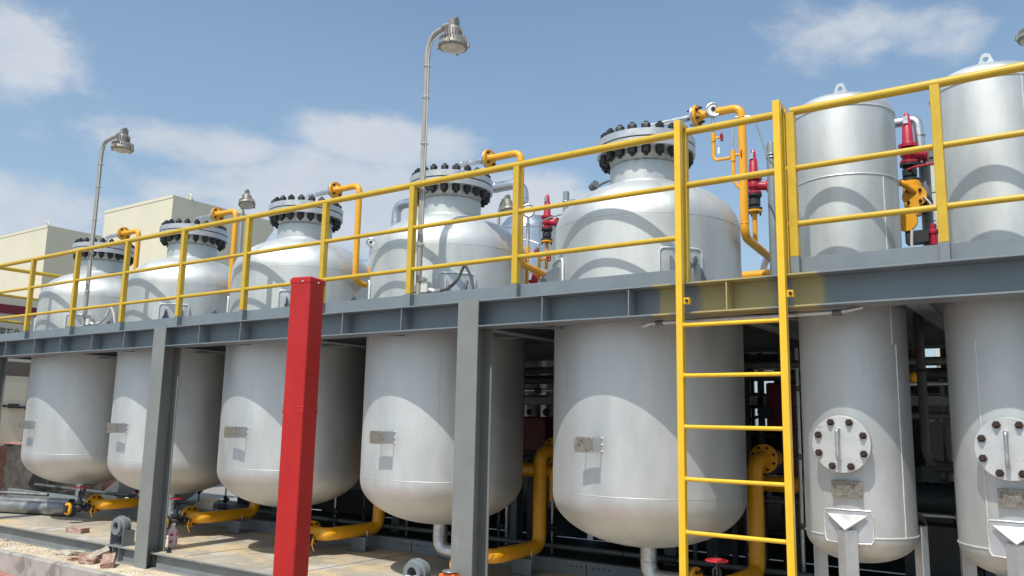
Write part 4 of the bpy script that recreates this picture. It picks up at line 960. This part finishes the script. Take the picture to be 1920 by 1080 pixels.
for x, w in ((.0, .05), (.13, .07), (.27, .05)): b.bb(x-w/2, x+w/2, 0, .04, 0, 1.98)
b.build('post', m_cast, t, split=True)
b = MB(); b.bb(-.05, -.035, -.02, 0, 0.9, 1.9); b.build('edge_strip', m_galv, t)
b = MB(); b.tube([(.4, .3, 1.75), (.6, .3, 1.95), (1.0, .3, 1.97)], .012, 8); b.tube([(.35, .2, 1.9), (.62, .2, 1.66)], .014, 8); b.build('strut', m_galv, t)
t = thing('drainpipe', 'brown black drainpipe with a side arm between the slim vessels', 'pipe', (-1.02, 6.6, -.2))
b = MB(); b.tube([(0, 0, 1.05), (0, 0, .05), (.03, 0, -.03), (.22, 0, -.05)], .032, 16, .06); b.build('pipe', m_black_pipe, t)
b = MB(); b.torus((0, 0, .62), .034, .012, 'Z', 18, 8); b.cyl((.06, 0, -.05), (.2, 0, -.055), .036, 14); b.build('sleeve', m_cast, t)
t = thing('teal_pump', 'dark teal pump motor between the slim vessels near the floor', 'pump', (-1.1, 7.3, -1.31))
b = MB(); b.cyl((-.18, 0, .78), (.18, 0, .78), .13, 24); b.box((0, 0, .98), (.12, .12, .12)); b.build('motor', m_teal, t)
b = MB()
for k in range(10): b.cyl((-.15+k*.033, 0, .78), (-.145+k*.033, 0, .78), .136, 24)
b.box((0, 0, .3), (.4, .3, .6)); b.cyl((.2, 0, .2), (.3, 0, .2), .12, 20); b.build('frame', m_cast, t)
t = thing('clad_vessel', 'clad upright duct between the slim vessels', 'tank', (-.98, 8.0, -1.31)); b = MB(); b.lathe([(.12, .9), (.12, 1.75)], 24); b.build('shell', m_insul, t); b = MB(); b.cyl((0, 0, 0), (0, 0, .9), .08, 14); b.build('foot', m_dark, t)
for x, y, w, h_, l_ in ((-10.6, 8.7, 1.0, 1.5, 'leftmost added dark equipment cabinet in the shade'), (-8.7, 8.8, 1.2, 1.7, 'added dark equipment cabinet behind the second vessel'), (-7.2, 8.9, .9, 1.4, 'added dark equipment cabinet behind the middle vessel'), (-3.9, 9.2, 1.3, 1.85, 'added dark equipment cabinet behind the ladder vessel'), (-.4, 9.2, .9, 1.5, 'added dark equipment cabinet behind the slim vessels'), (1.4, 9.2, 1.4, 1.9, 'added dark equipment cabinet outside the right edge')):  # blocks added at the back to darken the space under the platform
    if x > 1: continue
    t = thing('added_dark_cabinet', l_, 'cabinet', (x, y, -1.31)); b = MB(); b.box((0, 0, h_/2), (w, .5, h_)); b.build('case', m_dark, t, bevel=.01)
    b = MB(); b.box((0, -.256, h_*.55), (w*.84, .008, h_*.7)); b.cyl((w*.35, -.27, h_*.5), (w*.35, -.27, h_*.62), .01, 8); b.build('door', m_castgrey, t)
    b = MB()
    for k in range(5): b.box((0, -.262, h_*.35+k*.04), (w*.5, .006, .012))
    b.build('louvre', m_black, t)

t = thing('added_dark_wall', 'added dark sheet wall keeping light out of the space under the platform', 'wall', (-5, 9.6, -1.459))  # added wall that stops daylight coming in from behind the vessels
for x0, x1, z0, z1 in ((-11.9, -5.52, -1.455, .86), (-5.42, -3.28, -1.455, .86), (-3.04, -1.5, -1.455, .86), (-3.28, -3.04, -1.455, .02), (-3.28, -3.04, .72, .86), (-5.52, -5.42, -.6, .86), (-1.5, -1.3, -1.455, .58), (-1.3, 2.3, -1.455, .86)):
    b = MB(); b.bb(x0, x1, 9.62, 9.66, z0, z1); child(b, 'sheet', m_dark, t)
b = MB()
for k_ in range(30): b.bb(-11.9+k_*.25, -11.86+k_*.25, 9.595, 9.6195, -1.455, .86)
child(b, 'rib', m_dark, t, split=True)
# dense small pipework in the shade behind the ladder and between the slim vessels
for k_, (x, y, z0, z1_, r, m_, l_) in enumerate((
    (-1.28, 7.2, -1.3, .66, .016, m_galv, 'leftmost thin galvanised riser between the slim vessels'),
    (-.92, 7.9, -1.3, .66, .045, m_vessel, 'thick dull riser between the slim vessels'),
    (-.70, 7.3, -1.3, .66, .020, m_galv, 'rightmost thin galvanised riser between the slim vessels'),
    (-2.02, 7.0, -1.3, .66, .018, m_galv, 'thin galvanised riser just left of the first slim vessel'),
    (-3.02, 7.2, -1.3, .66, .022, m_castgrey, 'grey riser close to the shaded flank of the ladder vessel'),
    (-5.35, 7.6, -1.3, .66, .022, m_galv, 'galvanised riser in the gap left of the ladder vessel'))):
    t = pipe('riser', l_, [(x, y, z0), (x, y, z1_)], r, m_, n=12)
    b = MB()
    for zz in (.5, 1.05, 1.6): b.lathe([(r*1.9, zz), (r*1.9, zz+.02)], 14); b.lathe([(r*1.9, zz+.024), (r*1.9, zz+.044)], 14)
    b.build('flange', m_castgrey, t, split=True)
for k_, (x0, x1, y, z, r, m_, l_) in enumerate((
    (-1.35, -.3, 7.1, .36, .022, m_galv, 'upper cross pipe between the slim vessels'),
    (-1.35, -.3, 7.4, .12, .03, m_castgrey, 'middle cross pipe between the slim vessels'),
    (-1.35, -.3, 7.0, -.62, .018, m_galv, 'lower cross pipe between the slim vessels'),
    (-2.9, -1.9, 7.1, .50, .016, m_galv, 'thin cross pipe high behind the ladder'),
    (-2.9, -1.9, 7.3, -.62, .025, m_castgrey, 'grey cross pipe low behind the ladder'),
    (-5.4, -4.0, 7.3, .34, .016, m_galv, 'thin cross pipe in the gap left of the ladder vessel'))):
    t = pipe('cross_pipe', l_, [(x0, y, z), (x1, y, z)], r, m_, n=12)
    b = MB(); L_ = x1-x0; b.box((L_*.45, 0, .0), (.07, r*3.2, r*3.2)); b.cyl((L_*.45, 0, 0), (L_*.45, 0, .10), .008, 8); b.torus((L_*.45, 0, .10), .035, .005, 'Z', 16, 6); b.build('valve', m_cast if k_ % 2 else m_actred, t)
t = thing('instrument_stand', 'small pale instrument board standing in the shade between the slim vessels', 'instrument', (-1.12, 8.3, -1.31))
b = MB(); b.box((0, 0, 1.25), (.34, .05, .7)); b.build('board', m_vessel, t, bevel=.004); b = MB(); b.box((-.12, .0, .45), (.04, .04, .9)); b.box((.12, 0, .45), (.04, .04, .9)); b.build('leg', m_castgrey, t, split=True)
b = MB()
for q in range(3): b.cyl((-.1+.1*q, -.026, 1.42), (-.1+.1*q, -.045, 1.42), .035, 16)
b.build('dial', m_white, t, split=True)
t = thing('warning_lamp', 'small orange lamp glass high between the slim vessels', 'lamp', (-1.12, 6.9, .40)); b = MB(); b.sphere((0, 0, 0), .03, 12, (1, 1, 1.4)); b.build('glass', m_pipe, t); b = MB(); b.lathe([(.035, .04), (.035, .07), (.012, .075), (.012, .25)], 14); b.build('base', m_cast, t)
# ------------------------------------------------------------------ background buildings
def building(name, label, x0, x1, y0, y1, z1, m, cat='building'):
    t = thing(name, label, cat, ((x0+x1)/2, y0, GZ)); return t
Y2 = 11.0; k = Y2/10
bA = thing('cream_building', 'leftmost plain cream box building with a lifting eye on its corner', 'building', (-27, Y2, GZ))
b = MB(); b.poly([(-33, Y2, GZ), (-21.42*k, Y2, GZ), (-21.42*k, Y2, 4.71*k), (-33, Y2, 4.71*k)], (0, 9, 0)); child(b, 'wall', m_cream, bA)
bB = thing('cream_building', 'taller looking cream box building behind the second vessel', 'building', (-19, Y2, GZ))
x1 = -16.02*k; zt = 4.72*k
b = MB(); b.poly([(x1, Y2, GZ), (x1, Y2, zt), (x1, 13.98, zt-.02), (x1, 13.98, 4.93), (x1, 11.9, 1.9), (x1, 11.9, GZ)], (-2.73*k, 0, 0)); child(b, 'wall', m_cream, bB)
for bb_, x, y in ((bA, -21.42*k-.35, Y2+.15), (bB, x1-.12, Y2+.5), (bB, x1-.12, Y2+2.0)):
    z_ = 4.71*k
    b = MB(); b.torus((x, y, z_+.08), .09, .02, 'Y', 20, 8); b.bb(x-.13, x+.13, y-.03, y+.03, z_, z_+.05); child(b, 'lifting_eye', m_cream, bb_)
for bb_, xa, xb, yy, zz in ((bA, -33, -21.42*k, Y2, 4.71*k), (bB, x1-2.73*k, x1, Y2, zt)):
    b = MB(); b.bb(xa, xb, yy-.012, yy-.002, zz-.06, zz+.012); child(b, 'roof_edge', m_cream, bb_)

cb = thing('site_cabin', 'pale site cabin with a maroon band and black lettering at the left edge', 'cabin', (-15.0, 6.1, GZ))
xw = -15.0; ztp = 1.92; zfl = -.56
b = MB(); b.bb(-18, xw, 5.0, 9.4, zfl, ztp); child(b, 'wall', m_cabin, cb)
b = MB(); b.bb(-18.02, xw+.02, 4.98, 9.42, 1.66, 1.81); child(b, 'maroon_band', m_maroon, cb)
b = MB(); b.bb(-18.03, xw+.03, 4.97, 9.43, 1.812, 1.95); child(b, 'roof_trim', m_cream, cb)
b = MB(); b.bb(xw+.002, xw+.03, 6.52, 6.95, zfl+.02, .62); child(b, 'door', m_cream, cb)
b = MB(); b.bb(xw+.002, xw+.03, 6.956, 7.6, zfl+.02, .62); child(b, 'door', m_cream, cb)
b = MB(); b.bb(xw+.002, xw+.036, 6.2, 7.9, .63, .86); child(b, 'lintel', mat('lintel_brown', (.13, .11, .09), .8), cb)
b = MB(); b.cyl((xw+.06, 6.55, .12), (xw+.06, 7.1, .09), .02, 10); b.box((xw+.05, 6.75, .12), (.05, .16, .07)); b.cyl((xw+.04, 6.98, .1), (xw+.09, 6.98, .1), .05, 14); child(b, 'door_handle', m_cast, cb)
b = MB(); b.bb(xw+.031, xw+.04, 7.12, 7.3, .38, .56); child(b, 'notice', m_white, cb)
b = MB(); b.bb(-18, xw+.1, 4.9, 9.5, GZ+.003, zfl-.003); child(b, 'footing', mat('footing_red', (.25, .12, .10), .9, 0, .15, 10), cb)
# lettering
def text(s, size, loc_, rot, parent, m, name='lettering', ext=.003):
    c = bpy.data.curves.new(name, 'FONT'); c.body = s; c.size = size; c.extrude = ext; c.align_x = 'LEFT'; c.space_character = 1.05
    o = bpy.data.objects.new(name, c); COL.objects.link(o)
    bpy.context.view_layer.update()
    me = bpy.data.meshes.new_from_object(o.evaluated_get(bpy.context.evaluated_depsgraph_get())); bpy.data.objects.remove(o)
    me.materials.clear(); me.materials.append(m); o = bpy.data.objects.new(name, me); COL.objects.link(o); o.rotation_euler = rot
    o.parent = parent; o.location = Vector(loc_)-parent.location
    return o
tx_ = text('中国石化', .19, (xw+.006, 6.27, 1.262), (pi/2, 0, pi/2), cb, m_black); tx_.scale = (.62, 1, 1)

sh = thing('clad_shed', 'pale panelled shed with a dark roof edge behind the slim vessels', 'building', (-1.4, 14, GZ))
b = MB(); b.bb(-1.95, 5, 14, 19, GZ, 4.22); child(b, 'wall', m_shed, sh)
b = MB()
for k_ in range(12): b.bb(-1.955, 5, 13.975, 13.998, 4.1-.45*k_-.43, 4.1-.45*k_); 
child(b, 'wall_panel', m_shed, sh, bevel=.012)
b = MB(); b.bb(-2.05, 5.1, 13.9, 19.1, 4.225, 4.38); child(b, 'roof_edge', m_shedroof, sh)

# sheet wrapped crate, silver ducts and leaning grey sections at the lower left
t = thing('wrapped_crate', 'crate covered in crumpled dark plastic at the left edge behind the skid', 'crate', (-15.3, 7.3, GZ))
b = MB(); b.box((0, 0, .58), (2.6, 1.2, 1.16)); bmesh.ops.subdivide_edges(b.bm, edges=b.bm.edges[:], cuts=9, use_grid_fill=True)
rng = random.Random(4)
for v in b.bm.verts:
    v.co += Vector((rng.uniform(-1, 1), rng.uniform(-1, 1), rng.uniform(-1, 1)))*.035
    if v.co.z < .3: v.co.y -= (.3-v.co.z)*.8; v.co.x += (.3-v.co.z)*.8*(1 if v.co.x > 0 else -1)
b.build('sheet', m_wrap, t, angle=70)
b = MB(); b.box((0, 0, 1.19), (2.7, 1.25, .03)); b.build('board', m_brick, t)
ducts = [((-13.3, 5.0, -1.222), (-11.0, 5.83, -1.222), .085, 'nearest long shiny duct lying on the skid at the left edge'),
         ((-13.5, 5.18, -1.212), (-11.35, 6.0, -1.212), .095, 'second long shiny duct, lying behind the nearest one'),
         ((-13.5, 5.35, -1.09), (-11.9, 5.95, -1.10), .022, 'thin pale tube lying on top of the two shiny ducts')]
for a_, c_, r, l_ in ducts:
    t = thing('duct', l_, 'duct', a_, group='shiny ducts stacked at the left'); b = MB(); o = Vector(a_); b.tube([Vector(a_)-o, Vector(c_)-o], r, 28); b.build('tube', m_duct, t)
for k_, (x, y, rz, ry_, l_) in enumerate(((-11.9, 6.95, .2, -.6, 'grey folded panel leaning left of the red handwheel'), (-10.6, 7.0, .1, -.5, 'grey folded panel leaning right of the red handwheel'))):
    t = thing('folded_sheet', l_, 'sheet metal', (x, y, -1.31)); b = MB(); R_ = Matrix.Rotation(rz, 3, 'Z') @ Matrix.Rotation(ry_, 3, 'Y')
    b.box((0, 0, .2), (.9, .01, .3), R_); b.box((0, .05, .2), (.9, .11, .012), R_); b.build('sheet', m_vessel, t)
t = thing('cut_sheet', 'pale cut sheet metal piece with a curved notch behind the far left yellow pipe', 'sheet metal', (-9.9, 6.75, -1.31))
P = [(0, 0, 0), (.75, 0, .05)]+[(.66+.1*cos(a), 0, .17+.11*sin(a)) for a in [RD(-75-18*j) for j in range(9)]]+[(.72, 0, .30), (.35, 0, .27), (.1, 0, .15)]
b = MB(); b.poly(P, (0, .006, 0)); b.build('sheet', m_insul, t)
